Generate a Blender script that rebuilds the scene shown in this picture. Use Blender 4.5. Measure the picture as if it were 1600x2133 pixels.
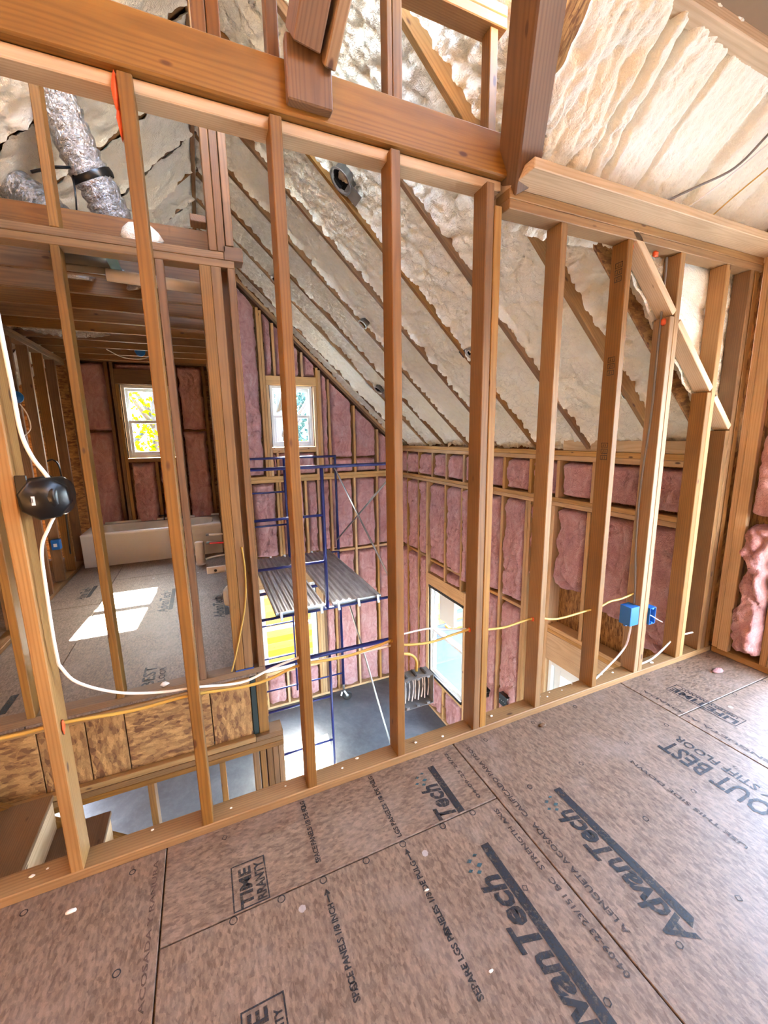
import bpy, bmesh, math, random
import numpy as np
from mathutils import Vector, Matrix, Euler

random.seed(7)
for o in list(bpy.data.objects):
    bpy.data.objects.remove(o)
scene = bpy.context.scene
COL = scene.collection

# ---------------------------------------------------------------- camera
cam_d = bpy.data.cameras.new('camera')
cam = bpy.data.objects.new('camera', cam_d)
COL.objects.link(cam)
cam_d.sensor_fit = 'HORIZONTAL'
cam_d.sensor_width = 36.0
cam_d.lens = 856.07 / 1600 * 36.0
cam_d.clip_start = 0.02
YAW, PITCH, ROLL = 0.41071, 0.183525, -0.016897
_cy, _sy, _cp, _sp = math.cos(YAW), math.sin(YAW), math.cos(PITCH), math.sin(PITCH)
_f = Vector((_sy * _cp, _cy * _cp, -_sp)); _r = Vector((_cy, -_sy, 0)); _u = _r.cross(_f)
_cr, _sr = math.cos(ROLL), math.sin(ROLL)
_R = _cr * _r + _sr * _u; _U = -_sr * _r + _cr * _u
cam.matrix_world = Matrix(((_R.x, _U.x, -_f.x, 0), (_R.y, _U.y, -_f.y, 0), (_R.z, _U.z, -_f.z, 1.5), (0, 0, 0, 1)))
scene.camera = cam

# ---------------------------------------------------------------- sky, sun, exposure
w = bpy.data.worlds.new('sky'); scene.world = w; w.use_nodes = True
nt = w.node_tree; nt.nodes.clear()
bgn = nt.nodes.new('ShaderNodeBackground'); out = nt.nodes.new('ShaderNodeOutputWorld')
sky = nt.nodes.new('ShaderNodeTexSky'); sky.sky_type = 'NISHITA'; sky.sun_disc = False
sky.sun_elevation = math.radians(36); sky.sun_rotation = math.radians(10)
sky.air_density = 1.0; sky.dust_density = 2.0; sky.ozone_density = 1.0
mixs = nt.nodes.new('ShaderNodeMix'); mixs.data_type = 'RGBA'
mixs.inputs[0].default_value = 0.75
mixs.inputs[7].default_value = (0.275, 0.34, 0.425, 1)
nt.links.new(sky.outputs[0], mixs.inputs[6])
nt.links.new(mixs.outputs[2], bgn.inputs[0]); nt.links.new(bgn.outputs[0], out.inputs[0])
bgn.inputs[1].default_value = 4.2
sun_d = bpy.data.lights.new('sun', 'SUN'); sun_d.energy = 62.0; sun_d.angle = 0.009; sun_d.color = (1.0, 0.96, 0.88)
sun = bpy.data.objects.new('sun', sun_d); COL.objects.link(sun)
sun.rotation_euler = Vector((-0.08, -1.0, -0.742)).to_track_quat('-Z', 'Y').to_euler()
sun.location = (2, 14, 12)
vs = scene.view_settings
vs.view_transform = 'Standard'; vs.look = 'None'; vs.gamma = 1.0; vs.use_curve_mapping = False
vs.exposure = 2.85
scene.cycles.max_bounces = 6; scene.cycles.diffuse_bounces = 4; scene.cycles.glossy_bounces = 2; scene.cycles.transparent_max_bounces = 8; scene.cycles.adaptive_threshold = 0.07; scene.cycles.adaptive_min_samples = 26; scene.cycles.use_light_tree = False
scene.cycles.sample_clamp_indirect = 6.0

# ---------------------------------------------------------------- small helpers
def lin(c):
    return tuple(((v / 255) / 12.92 if v / 255 <= 0.04045 else ((v / 255 + 0.055) / 1.055) ** 2.4) for v in c) + (1.0,)

class NT:
    def __init__(s, name):
        s.m = bpy.data.materials.new(name); s.m.use_nodes = True
        s.t = s.m.node_tree; s.b = s.t.nodes['Principled BSDF']; s.o = s.t.nodes['Material Output']
    def n(s, typ, **kw):
        nd = s.t.nodes.new(typ)
        for k, v in kw.items(): setattr(nd, k, v)
        return nd
    def l(s, a, b): s.t.links.new(a, b)
    def math(s, op, a, b=None, c=None):
        nd = s.n('ShaderNodeMath', operation=op)
        for i, v in enumerate((a, b, c)):
            if v is None: continue
            if isinstance(v, (int, float)): nd.inputs[i].default_value = v
            else: s.l(v, nd.inputs[i])
        return nd.outputs[0]
    def mix(s, fac, a, b, typ='MIX'):
        nd = s.n('ShaderNodeMix', data_type='RGBA', blend_type=typ)
        for i, v in ((0, fac), (6, a), (7, b)):
            if isinstance(v, (int, float)): nd.inputs[i].default_value = v
            elif isinstance(v, tuple): nd.inputs[i].default_value = v
            else: s.l(v, nd.inputs[i])
        return nd.outputs[2]
    def ramp(s, fac, stops):
        nd = s.n('ShaderNodeValToRGB'); cr = nd.color_ramp
        while len(cr.elements) < len(stops): cr.elements.new(0.5)
        for e, (p, c) in zip(cr.elements, stops): e.position = p; e.color = c
        s.l(fac, nd.inputs[0]); return nd.outputs[0]
    def noise(s, vec, scale, detail=2.0, rough=0.5, dist=0.0):
        nd = s.n('ShaderNodeTexNoise'); nd.inputs['Scale'].default_value = scale
        nd.inputs['Detail'].default_value = detail; nd.inputs['Roughness'].default_value = rough
        nd.inputs['Distortion'].default_value = dist
        s.l(vec, nd.inputs['Vector']); return nd.outputs['Fac']
    def mapping(s, vec, scale=(1, 1, 1), loc=None):
        nd = s.n('ShaderNodeMapping'); nd.inputs['Scale'].default_value = scale
        if loc is not None: s.l(loc, nd.inputs['Location'])
        s.l(vec, nd.inputs['Vector']); return nd.outputs[0]
    def bump(s, h, strength, dist):
        nd = s.n('ShaderNodeBump'); nd.inputs['Strength'].default_value = strength; nd.inputs['Distance'].default_value = dist
        s.l(h, nd.inputs['Height']); s.l(nd.outputs[0], s.b.inputs['Normal'])

def simple(name, c, rough=0.6, metal=0.0, noise_amt=0.0, scale=20, bumpd=0.0):
    k = NT(name); k.b.inputs['Base Color'].default_value = lin(c)
    k.b.inputs['Roughness'].default_value = rough; k.b.inputs['Metallic'].default_value = metal
    if noise_amt or bumpd:
        tc = k.n('ShaderNodeTexCoord'); f = k.noise(tc.outputs['Object'], scale, 4, 0.6)
        if noise_amt:
            k.l(k.mix(k.math('MULTIPLY', f, noise_amt), lin(c), tuple(v * 0.45 for v in lin(c)[:3]) + (1,)), k.b.inputs['Base Color'])
        if bumpd: k.bump(f, 0.6, bumpd)
    return k.m

def wood(name, light, dark, red=None, var=0.5, knots=True):
    """sawn lumber, grain along local X"""
    k = NT(name); tc = k.n('ShaderNodeTexCoord'); oi = k.n('ShaderNodeObjectInfo')
    rnd = oi.outputs['Random']
    off = k.n('ShaderNodeCombineXYZ')
    k.l(k.math('MULTIPLY', rnd, 37.0), off.inputs[0])
    k.l(k.math('ADD', k.math('MULTIPLY', rnd, 0.09), 0.05), off.inputs[1])
    k.l(k.math('SUBTRACT', k.math('MULTIPLY', k.math('FRACT', k.math('MULTIPLY', rnd, 7.3)), 0.12), 0.06), off.inputs[2])
    v = k.mapping(tc.outputs['Object'], (1, 1, 1), off.outputs[0])
    sep = k.n('ShaderNodeSeparateXYZ'); k.l(v, sep.inputs[0])
    wob = k.noise(k.mapping(v, (0.9, 5, 5)), 1.3, 2, 0.5)
    r = k.math('SQRT', k.math('ADD', k.math('MULTIPLY', sep.outputs[1], sep.outputs[1]), k.math('MULTIPLY', sep.outputs[2], sep.outputs[2])))
    r = k.math('ADD', r, k.math('MULTIPLY', wob, 0.045))
    ring = k.math('ADD', k.math('MULTIPLY', k.math('SINE', k.math('MULTIPLY', r, 620.0)), 0.5), 0.5)
    ring = k.math('MULTIPLY', k.math('POWER', ring, 2.0), 0.55)
    fib = k.noise(k.mapping(v, (3, 90, 90)), 2.0, 3, 0.6)
    blot = k.noise(k.mapping(v, (1.6, 6, 6)), 1.5, 3, 0.55)
    c = k.mix(ring, lin(light), lin(dark))
    c = k.mix(k.math('MULTIPLY', k.math('SUBTRACT', fib, 0.35), 0.55), c, tuple(x * 0.55 for x in lin(dark)[:3]) + (1,))
    c = k.mix(k.math('MULTIPLY', k.math('SUBTRACT', blot, 0.42), 1.6), c, tuple(x * 0.72 for x in lin(dark)[:3]) + (1,))
    if knots:
        vo = k.n('ShaderNodeTexVoronoi'); vo.inputs['Scale'].default_value = 1.0
        k.l(k.mapping(v, (5.0, 12, 12)), vo.inputs['Vector'])
        spk = k.n('ShaderNodeSeparateColor'); k.l(vo.outputs['Color'], spk.inputs[0])
        kn = k.ramp(vo.outputs['Distance'], [(0.0, (1, 1, 1, 1)), (0.07, (0.9, 0.9, 0.9, 1)), (0.12, (0, 0, 0, 1))])
        kn = k.math('MULTIPLY', kn, k.math('GREATER_THAN', spk.outputs[0], 0.55))
        c = k.mix(kn, c, lin((78, 44, 24)))
    hv = k.n('ShaderNodeHueSaturation')
    k.l(c, hv.inputs['Color'])
    k.l(k.math('ADD', 1.0 - var * 0.3, k.math('MULTIPLY', k.math('FRACT', k.math('MULTIPLY', rnd, 13.7)), var * 0.55)), hv.inputs['Value'])
    k.l(k.math('ADD', 0.88, k.math('MULTIPLY', k.math('FRACT', k.math('MULTIPLY', rnd, 5.1)), 0.24)), hv.inputs['Saturation'])
    k.l(hv.outputs[0], k.b.inputs['Base Color'])
    k.b.inputs['Roughness'].default_value = 0.62
    k.bump(k.math('ADD', k.math('MULTIPLY', fib, 0.7), k.math('MULTIPLY', ring, 0.3)), 0.25, 0.002)
    return k.m

def osb(name, light, dark, scale=1.0, fine=False):
    k = NT(name); tc = k.n('ShaderNodeTexCoord'); v = tc.outputs['Object']
    cols = []
    hs = []
    for i, ang in enumerate((0.4, -0.7, 1.3)):
        mp = k.n('ShaderNodeMapping'); mp.inputs['Rotation'].default_value = (0.5 * i, 0.3 * i, ang)
        mp.inputs['Scale'].default_value = (15 * scale, 34 * scale, 24 * scale) if fine else (9 * scale, 42 * scale, 22 * scale); k.l(v, mp.inputs['Vector'])
        vo = k.n('ShaderNodeTexVoronoi'); vo.inputs['Scale'].default_value = 1.0; k.l(mp.outputs[0], vo.inputs['Vector'])
        sp = k.n('ShaderNodeSeparateColor'); k.l(vo.outputs['Color'], sp.inputs[0]); hs.append(sp.outputs[0])
    h = k.math('MULTIPLY', k.math('ADD', k.math('ADD', hs[0], hs[1]), hs[2]), 0.333)
    c = k.ramp(h, [(0.18, lin(dark)), (0.5, tuple((a + b) / 2 for a, b in zip(lin(light), lin(dark)))), (0.82, lin(light))])
    f = k.noise(k.mapping(v, (30, 30, 30)), 2.0 * scale, 5, 0.7)
    c = k.mix(k.math('MULTIPLY', k.math('SUBTRACT', f, 0.4), 0.9), c, tuple(x * 0.5 for x in lin(dark)[:3]) + (1,))
    big = k.noise(v, 1.6, 3, 0.6)
    c = k.mix(k.math('MULTIPLY', k.math('SUBTRACT', big, 0.35), 0.55), c, tuple(x * 0.75 for x in lin(dark)[:3]) + (1,))
    if fine:   # site dust and pale drips of plaster and paint
        vo = k.n('ShaderNodeTexVoronoi'); vo.inputs['Scale'].default_value = 5.0; k.l(v, vo.inputs['Vector'])
        sp = k.n('ShaderNodeSeparateColor'); k.l(vo.outputs['Color'], sp.inputs[0])
        spot = k.math('MULTIPLY', k.math('LESS_THAN', k.math('ADD', vo.outputs['Distance'], k.math('MULTIPLY', f, 0.05)), 0.085), k.math('GREATER_THAN', sp.outputs[0], 0.62))
        c = k.mix(k.math('MULTIPLY', spot, 0.6), c, lin((186, 180, 180)))
        dst = k.noise(v, 3.3, 5, 0.65)
        c = k.mix(k.math('MULTIPLY', k.ramp(dst, [(0.5, (0, 0, 0, 1)), (0.75, (1, 1, 1, 1))]), 0.25), c, lin((176, 160, 150)))
    k.l(c, k.b.inputs['Base Color']); k.b.inputs['Roughness'].default_value = 0.55 if fine else 0.7
    k.bump(k.math('ADD', k.math('MULTIPLY', h, 0.6), k.math('MULTIPLY', f, 0.4)), 0.22, 0.002)
    return k.m

MAT = {}
MAT['fir'] = wood('lumber_fir', (142, 101, 54), (110, 75, 38))
MAT['pine'] = wood('lumber_pine', (166, 126, 76), (138, 98, 54))
MAT['wallwood_lit'] = wood('lumber_wall_lit', (204, 158, 102), (172, 126, 74), var=0.4)  # framing lumber in a lighter colour, so the far walls look brighter lit
MAT['wallpale_lit'] = wood('lumber_wall_lit_pale', (218, 178, 126), (190, 146, 94), var=0.3)  # pale boards of those walls, extra light put into the colour too
MAT['pale'] = wood('lumber_pale', (214, 186, 148), (188, 154, 112), var=0.25)
MAT['red'] = wood('lumber_red', (128, 88, 48), (98, 64, 34), var=0.35)
MAT['amber'] = wood('lumber_amber', (140, 97, 49), (106, 70, 33), var=0.4)
MAT['osb'] = osb('osb_board', (196, 146, 84), (104, 62, 26), 2.3)
MAT['advan'] = osb('subfloor_board', (146, 122, 102), (98, 77, 60), 3.6, fine=True)
MAT['ply'] = simple('ceiling_board', (150, 122, 92), 0.8, 0, 0.5, 6)

def foam_mat():
    k = NT('spray_foam'); tc = k.n('ShaderNodeTexCoord'); v = tc.outputs['Object']
    b = k.noise(v, 2.2, 3, 0.55)
    c = k.ramp(b, [(0.3, lin((244, 238, 216))), (0.7, lin((250, 247, 236)))])
    k.l(c, k.b.inputs['Base Color']); k.b.inputs['Roughness'].default_value = 0.5
    f = k.noise(v, 45, 4, 0.6); g = k.noise(v, 140, 2, 0.5)
    k.bump(k.math('ADD', f, k.math('MULTIPLY', g, 0.3)), 0.8, 0.02)
    return k.m
MAT['foam'] = foam_mat()

def pink_mat():
    k = NT('fiberglass_pink'); tc = k.n('ShaderNodeTexCoord'); v = tc.outputs['Object']
    n1 = k.noise(k.mapping(v, (1, 1, 0.7)), 9, 5, 0.65, 1.2)
    n2 = k.noise(k.mapping(v, (1, 1, 1)), 42, 4, 0.7, 2.0)
    n3 = k.noise(v, 2.0, 2, 0.5)
    c = k.ramp(n1, [(0.28, lin((214, 146, 142))), (0.5, lin((236, 178, 172))), (0.72, lin((248, 212, 206)))])
    c = k.mix(k.math('MULTIPLY', k.math('SUBTRACT', n2, 0.45), 1.1), c, lin((194, 112, 112)))
    c = k.mix(k.math('MULTIPLY', k.math('SUBTRACT', n3, 0.5), 1.0), c, lin((236, 166, 160)))
    k.l(c, k.b.inputs['Base Color']); k.b.inputs['Roughness'].default_value = 0.95
    k.b.inputs['Specular IOR Level'].default_value = 0.1
    try:
        k.b.inputs['Sheen Weight'].default_value = 0.3; k.b.inputs['Sheen Tint'].default_value = lin((255, 220, 220))
    except Exception: pass
    k.bump(k.math('ADD', n2, k.math('MULTIPLY', n1, 0.8)), 1.0, 0.03)
    return k.m
MAT['pink'] = pink_mat()

def concrete_mat():
    k = NT('concrete_slab'); tc = k.n('ShaderNodeTexCoord'); v = tc.outputs['Object']
    a = k.noise(v, 1.4, 6, 0.65, 0.8); b = k.noise(v, 14, 5, 0.7)
    c = k.ramp(a, [(0.3, lin((70, 74, 77))), (0.55, lin((90, 95, 97))), (0.75, lin((116, 119, 119)))])
    c = k.mix(k.math('MULTIPLY', k.math('SUBTRACT', b, 0.45), 0.7), c, lin((134, 136, 135)))
    k.l(c, k.b.inputs['Base Color']); k.b.inputs['Roughness'].default_value = 0.42
    k.bump(b, 0.15, 0.002)
    return k.m
MAT['concrete'] = concrete_mat()

def foil_mat():
    k = NT('foil_duct'); tc = k.n('ShaderNodeTexCoord'); v = tc.outputs['Object']
    k.b.inputs['Base Color'].default_value = lin((196, 192, 190)); k.b.inputs['Metallic'].default_value = 0.85
    k.b.inputs['Roughness'].default_value = 0.2
    a = k.noise(v, 34, 4, 0.6, 1.5); k.bump(a, 0.9, 0.02)
    return k.m
MAT['foil'] = foil_mat()

def plank_metal():
    k = NT('galvanised_plank'); tc = k.n('ShaderNodeTexCoord'); v = tc.outputs['Object']
    a = k.noise(k.mapping(v, (6, 1.0, 1)), 3, 4, 0.6)
    k.l(k.ramp(a, [(0.3, lin((120, 116, 116))), (0.7, lin((172, 170, 172)))]), k.b.inputs['Base Color'])
    k.b.inputs['Metallic'].default_value = 0.35; k.b.inputs['Roughness'].default_value = 0.5
    return k.m
MAT['plank_metal'] = plank_metal()
MAT['blue_steel'] = simple('scaffold_blue', (38, 42, 100), 0.35, 0.2, 0.5, 14)
MAT['steel'] = simple('steel', (170, 168, 164), 0.35, 0.8)
MAT['dark_steel'] = simple('dark_steel', (92, 92, 94), 0.4, 0.7)
MAT['rubber'] = simple('rubber', (44, 42, 42), 0.7)
MAT['white'] = simple('white_vinyl', (228, 230, 226), 0.35)
MAT['enamel'] = simple('white_enamel', (226, 222, 214), 0.12)
MAT['black'] = simple('black_plastic', (10, 10, 11), 0.3)
MAT['black_tape'] = simple('black_flashing', (26, 24, 24), 0.5)
MAT['bluebox'] = simple('blue_plastic', (14, 98, 176), 0.4)
MAT['greybox'] = simple('grey_plastic', (120, 122, 122), 0.45)
MAT['cable_w'] = simple('cable_white', (232, 230, 224), 0.45)
MAT['cable_y'] = simple('cable_yellow', (190, 154, 70), 0.5)
MAT['cable_g'] = simple('cable_grey', (120, 112, 106), 0.45)
MAT['pvc'] = simple('pvc_white', (222, 214, 206), 0.35)
MAT['red_pipe'] = simple('pex_red', (196, 26, 40), 0.4)
MAT['orange'] = simple('orange_sealant', (232, 96, 44), 0.6, 0, 0.4, 60, 0.004)
MAT['blue_tape'] = simple('blue_sill_gasket', (30, 60, 120), 0.6)
MAT['green'] = simple('green_coating', (26, 38, 28), 0.6, 0, 0.4, 20)
MAT['crumb'] = simple('foam_crumb', (236, 232, 222), 0.8, 0, 0.2, 60)
MAT['label'] = simple('label_white', (226, 226, 222), 0.6)
MAT['gravel'] = simple('gravel_ground', (64, 74, 84), 0.9, 0, 0.8, 9, 0.0)
MAT['bark'] = simple('tree_bark', (70, 66, 64), 0.9, 0, 0.6, 12, 0.01)
MAT['yellow_wood'] = wood('fence_board', (170, 132, 52), (138, 98, 32), var=0.3)
MAT['wrap'] = simple('house_wrap', (222, 226, 230), 0.5, 0, 0.15, 4)
MAT['tube_teal'] = simple('teal_sleeve', (86, 130, 150), 0.5)

def ink_mat(name, col):
    k = NT(name); tc = k.n('ShaderNodeTexCoord'); v = tc.outputs['Object']
    k.b.inputs['Base Color'].default_value = lin(col); k.b.inputs['Roughness'].default_value = 0.6
    tr = k.n('ShaderNodeBsdfTransparent'); mx = k.n('ShaderNodeMixShader')
    f = k.noise(v, 70, 5, 0.75); f2 = k.noise(v, 9, 3, 0.6)
    fac = k.ramp(k.math('ADD', k.math('MULTIPLY', f, 0.7), k.math('MULTIPLY', f2, 0.3)), [(0.36, (0.25, 0.25, 0.25, 1)), (0.5, (0.9, 0.9, 0.9, 1))])
    k.l(fac, mx.inputs[0]); k.l(tr.outputs[0], mx.inputs[1]); k.l(k.b.outputs[0], mx.inputs[2]); k.l(mx.outputs[0], k.o.inputs[0])
    return k.m
MAT['ink'] = ink_mat('ink_black', (30, 30, 36))
MAT['ink_soft'] = ink_mat('ink_faded', (58, 46, 44))
MAT['ink_faint'] = ink_mat('ink_faint', (92, 70, 60))
MAT['ink_teal'] = ink_mat('ink_teal', (44, 84, 92))

def glass_mat():
    k = NT('window_glass'); tr = k.n('ShaderNodeBsdfTransparent'); tr.inputs[0].default_value = (0.93, 0.97, 0.97, 1)
    gl = k.n('ShaderNodeBsdfGlossy'); gl.inputs['Roughness'].default_value = 0.02
    lw = k.n('ShaderNodeLayerWeight'); lw.inputs[0].default_value = 0.5
    fr = k.n('ShaderNodeMath', operation='POWER'); k.l(lw.outputs['Facing'], fr.inputs[0]); fr.inputs[1].default_value = 4.0
    mx = k.n('ShaderNodeMixShader'); k.l(fr.outputs[0], mx.inputs[0]); k.l(tr.outputs[0], mx.inputs[1]); k.l(gl.outputs[0], mx.inputs[2])
    k.l(mx.outputs[0], k.o.inputs[0]); return k.m
MAT['glass'] = glass_mat()

def leaf_mat(name, c1, c2):
    k = NT(name); oi = k.n('ShaderNodeTexCoord'); v = oi.outputs['Object']
    f = k.noise(v, 5, 2, 0.5); c = k.ramp(f, [(0.35, lin(c1)), (0.65, lin(c2))])
    d = k.n('ShaderNodeBsdfDiffuse'); t = k.n('ShaderNodeBsdfTranslucent'); mx = k.n('ShaderNodeMixShader'); mx.inputs[0].default_value = 0.5
    k.l(c, d.inputs[0]); k.l(c, t.inputs[0]); k.l(d.outputs[0], mx.inputs[1]); k.l(t.outputs[0], mx.inputs[2]); k.l(mx.outputs[0], k.o.inputs[0])
    return k.m
MAT['leaf_y'] = leaf_mat('leaf_yellow', (74, 92, 3), (112, 108, 6))
MAT['leaf_b'] = leaf_mat('leaf_green', (44, 64, 62), (78, 98, 94))

# ---------------------------------------------------------------- object helpers
def prop(o, label=None, cat=None, kind=None, group=None):
    if label: o['label'] = label
    if cat: o['category'] = cat
    if kind: o['kind'] = kind
    if group: o['group'] = group
    return o

def empty(name, loc, label, cat, kind=None, group=None):
    o = bpy.data.objects.new(name, None); COL.objects.link(o); o.location = loc; o.empty_display_size = 0.05
    return prop(o, label, cat, kind, group)

def world_off(p):
    v = Vector((0, 0, 0))
    while p is not None:
        v += p.location; p = p.parent
    return v

def world_mat(p):
    m = Matrix.Identity(4)
    while p is not None:
        m = p.matrix_basis @ m; p = p.parent
    return m

def link(name, me, parent, loc, rot=None):
    """link a mesh at a place given in world space, as a child of parent"""
    o = bpy.data.objects.new(name, me); COL.objects.link(o)
    m = Matrix.Translation(Vector(loc))
    if rot is not None: m = m @ Euler(rot).to_matrix().to_4x4()
    if parent is not None:
        o.parent = parent; m = world_mat(parent).inverted() @ m
    o.matrix_basis = m
    return o

_cache = {}
def box_mesh(sx, sy, sz, c, mat):
    key = (round(sx, 4), round(sy, 4), round(sz, 4), c, mat)
    if key in _cache: return _cache[key]
    bm = bmesh.new(); bmesh.ops.create_cube(bm, size=1.0)
    bmesh.ops.scale(bm, vec=(sx, sy, sz), verts=bm.verts)
    if c: bmesh.ops.bevel(bm, geom=bm.edges[:], offset=min(c, sx / 3, sy / 3, sz / 3), segments=1, affect='EDGES')
    me = bpy.data.meshes.new('piece'); bm.to_mesh(me); bm.free(); me.materials.append(MAT[mat])
    _cache[key] = me; return me

def bd(name, parent, x, y, z, mat='fir', c=0.003):
    """axis aligned board from ranges; local X along its length"""
    s = (x[1] - x[0], y[1] - y[0], z[1] - z[0]); ctr = [(a[0] + a[1]) / 2 for a in (x, y, z)]
    i = max(range(3), key=lambda k: s[k])
    if i == 0: me = box_mesh(s[0], s[1], s[2], c, mat); rot = (0, 0, 0)
    elif i == 1: me = box_mesh(s[1], s[0], s[2], c, mat); rot = (0, 0, math.pi / 2)
    else: me = box_mesh(s[2], s[1], s[0], c, mat); rot = (0, -math.pi / 2, 0)
    return link(name, me, parent, ctr, rot)

def beam(name, parent, a, b, wid, dep, mat='fir', nrm=(0, 0, 1), c=0.003, ext=0.0):
    """board from a to b (centre line); dep measured along nrm, wid across"""
    a = Vector(a); b = Vector(b); d = (b - a); L = d.length + ext; d.normalize()
    n = Vector(nrm); n = (n - d * n.dot(d)).normalized(); s = n.cross(d)
    me = box_mesh(L, wid, dep, c, mat)
    m = Matrix((d, s, n)).transposed()
    return link(name, me, parent, (a + b) / 2, m.to_euler())

def mesh_obj(name, parent, verts, faces, mat, smooth=True, loc=None):
    verts = np.asarray(verts, float)
    ctr = verts.mean(0) if loc is None else np.array(loc)
    me = bpy.data.meshes.new(name); me.from_pydata((verts - ctr).tolist(), [], [list(f) for f in faces])
    if smooth: me.polygons.foreach_set('use_smooth', [True] * len(me.polygons))
    me.materials.append(MAT[mat]); me.update()
    return link(name, me, parent, ctr)

def prism(name, parent, x0, x1, za0, za1, zb0, zb1, y0, y1, mat):
    V = [(x0, y0, za0), (x1, y0, zb0), (x1, y0, zb1), (x0, y0, za1), (x0, y1, za0), (x1, y1, zb0), (x1, y1, zb1), (x0, y1, za1)]
    F = [(0, 1, 2, 3), (5, 4, 7, 6), (4, 0, 3, 7), (1, 5, 6, 2), (3, 2, 6, 7), (4, 5, 1, 0)]
    return mesh_obj(name, parent, V, F, mat, False)

def tube(name, parent, pts, r, mat, seg=8, smooth_n=0, closed_caps=True):
    P = [Vector(p) for p in pts]
    if smooth_n:
        Q = []
        for i in range(len(P) - 1):
            p0 = P[max(i - 1, 0)]; p1 = P[i]; p2 = P[i + 1]; p3 = P[min(i + 2, len(P) - 1)]
            for k in range(smooth_n):
                t = k / smooth_n
                Q.append(0.5 * ((2 * p1) + (-p0 + p2) * t + (2 * p0 - 5 * p1 + 4 * p2 - p3) * t * t + (-p0 + 3 * p1 - 3 * p2 + p3) * t ** 3))
        Q.append(P[-1]); P = Q
    V = []; F = []
    up = Vector((0.13, 0.37, 0.92))
    for i, p in enumerate(P):
        d = (P[min(i + 1, len(P) - 1)] - P[max(i - 1, 0)]).normalized()
        s = d.cross(up)
        if s.length < 0.05: s = d.cross(Vector((1, 0, 0)))
        s.normalize(); t = s.cross(d)
        rr = r[i] if isinstance(r, (list, tuple)) else r
        for k in range(seg):
            a = 2 * math.pi * k / seg; V.append(tuple(p + rr * (math.cos(a) * s + math.sin(a) * t)))
    n = len(P)
    for i in range(n - 1):
        for k in range(seg):
            F.append((i * seg + k, i * seg + (k + 1) % seg, (i + 1) * seg + (k + 1) % seg, (i + 1) * seg + k))
    if closed_caps:
        F.append(tuple(range(seg - 1, -1, -1))); F.append(tuple(range((n - 1) * seg, n * seg)))
    return mesh_obj(name, parent, V, F, mat, True)

def lathe(name, parent, ctr, axis, prof, mat, seg=24):
    """prof: list of (radius, height along axis)"""
    ax = Vector(axis).normalized(); s = ax.cross(Vector((0.2, 0.3, 0.9)))
    if s.length < 0.1: s = ax.cross(Vector((1, 0, 0)))
    s.normalize(); t = ax.cross(s); V = []; F = []
    for (r, h) in prof:
        for k in range(seg):
            a = 2 * math.pi * k / seg
            V.append(tuple(Vector(ctr) + ax * h + r * (math.cos(a) * s + math.sin(a) * t)))
    for i in range(len(prof) - 1):
        for k in range(seg):
            F.append((i * seg + k, i * seg + (k + 1) % seg, (i + 1) * seg + (k + 1) % seg, (i + 1) * seg + k))
    return mesh_obj(name, parent, V, F, mat, True)

# ---------------------------------------------------------------- noise for foam and batts
def _hash(i, j, s):
    n = (i.astype(np.int64) * 374761393 + j.astype(np.int64) * 668265263 + s * 974634541) & 0x7fffffff
    n = ((n ^ (n >> 13)) * 1274126177) & 0x7fffffff
    return ((n ^ (n >> 16)) & 0xffffff) / float(0xffffff)
def vnoise(x, y, s):
    i = np.floor(x); j = np.floor(y); fx = x - i; fy = y - j
    fx = fx * fx * (3 - 2 * fx); fy = fy * fy * (3 - 2 * fy)
    a = _hash(i, j, s); b = _hash(i + 1, j, s); c = _hash(i, j + 1, s); d = _hash(i + 1, j + 1, s)
    return (a * (1 - fx) + b * fx) * (1 - fy) + (c * (1 - fx) + d * fx) * fy
def fbm(x, y, s, o=4):
    t = 0; a = 0.5
    for k in range(o):
        t = t + a * vnoise(x, y, s + k); x = x * 2.03; y = y * 2.03; a *= 0.5
    return t
def worley(x, y, s):
    i = np.floor(x); j = np.floor(y); best = np.full(x.shape, 9.0)
    for di in (-1, 0, 1):
        for dj in (-1, 0, 1):
            ci = i + di; cj = j + dj
            px = ci + _hash(ci, cj, s); py = cj + _hash(ci, cj, s + 91)
            best = np.minimum(best, (x - px) ** 2 + (y - py) ** 2)
    return best

def sheet(name, parent, P, mat, skirt=None):
    """grid of points P[nu,nv,3] -> smooth mesh"""
    nu, nv = P.shape[:2]
    idx = np.arange(nu * nv).reshape(nu, nv)
    q = np.stack([idx[:-1, :-1], idx[1:, :-1], idx[1:, 1:], idx[:-1, 1:]], -1).reshape(-1, 4)
    V = P.reshape(-1, 3); ctr = V.mean(0)
    me = bpy.data.meshes.new(name)
    me.vertices.add(len(V)); me.vertices.foreach_set('co', (V - ctr).ravel())
    me.loops.add(q.size); me.loops.foreach_set('vertex_index', q.ravel().astype(np.int32))
    me.polygons.add(len(q)); me.polygons.foreach_set('loop_start', np.arange(0, q.size, 4, dtype=np.int32))
    me.polygons.foreach_set('loop_total', np.full(len(q), 4, dtype=np.int32))
    me.polygons.foreach_set('use_smooth', np.ones(len(q), dtype=bool))
    me.materials.append(MAT[mat]); me.update(calc_edges=True); me.validate()
    return link(name, me, parent, ctr)

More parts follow.
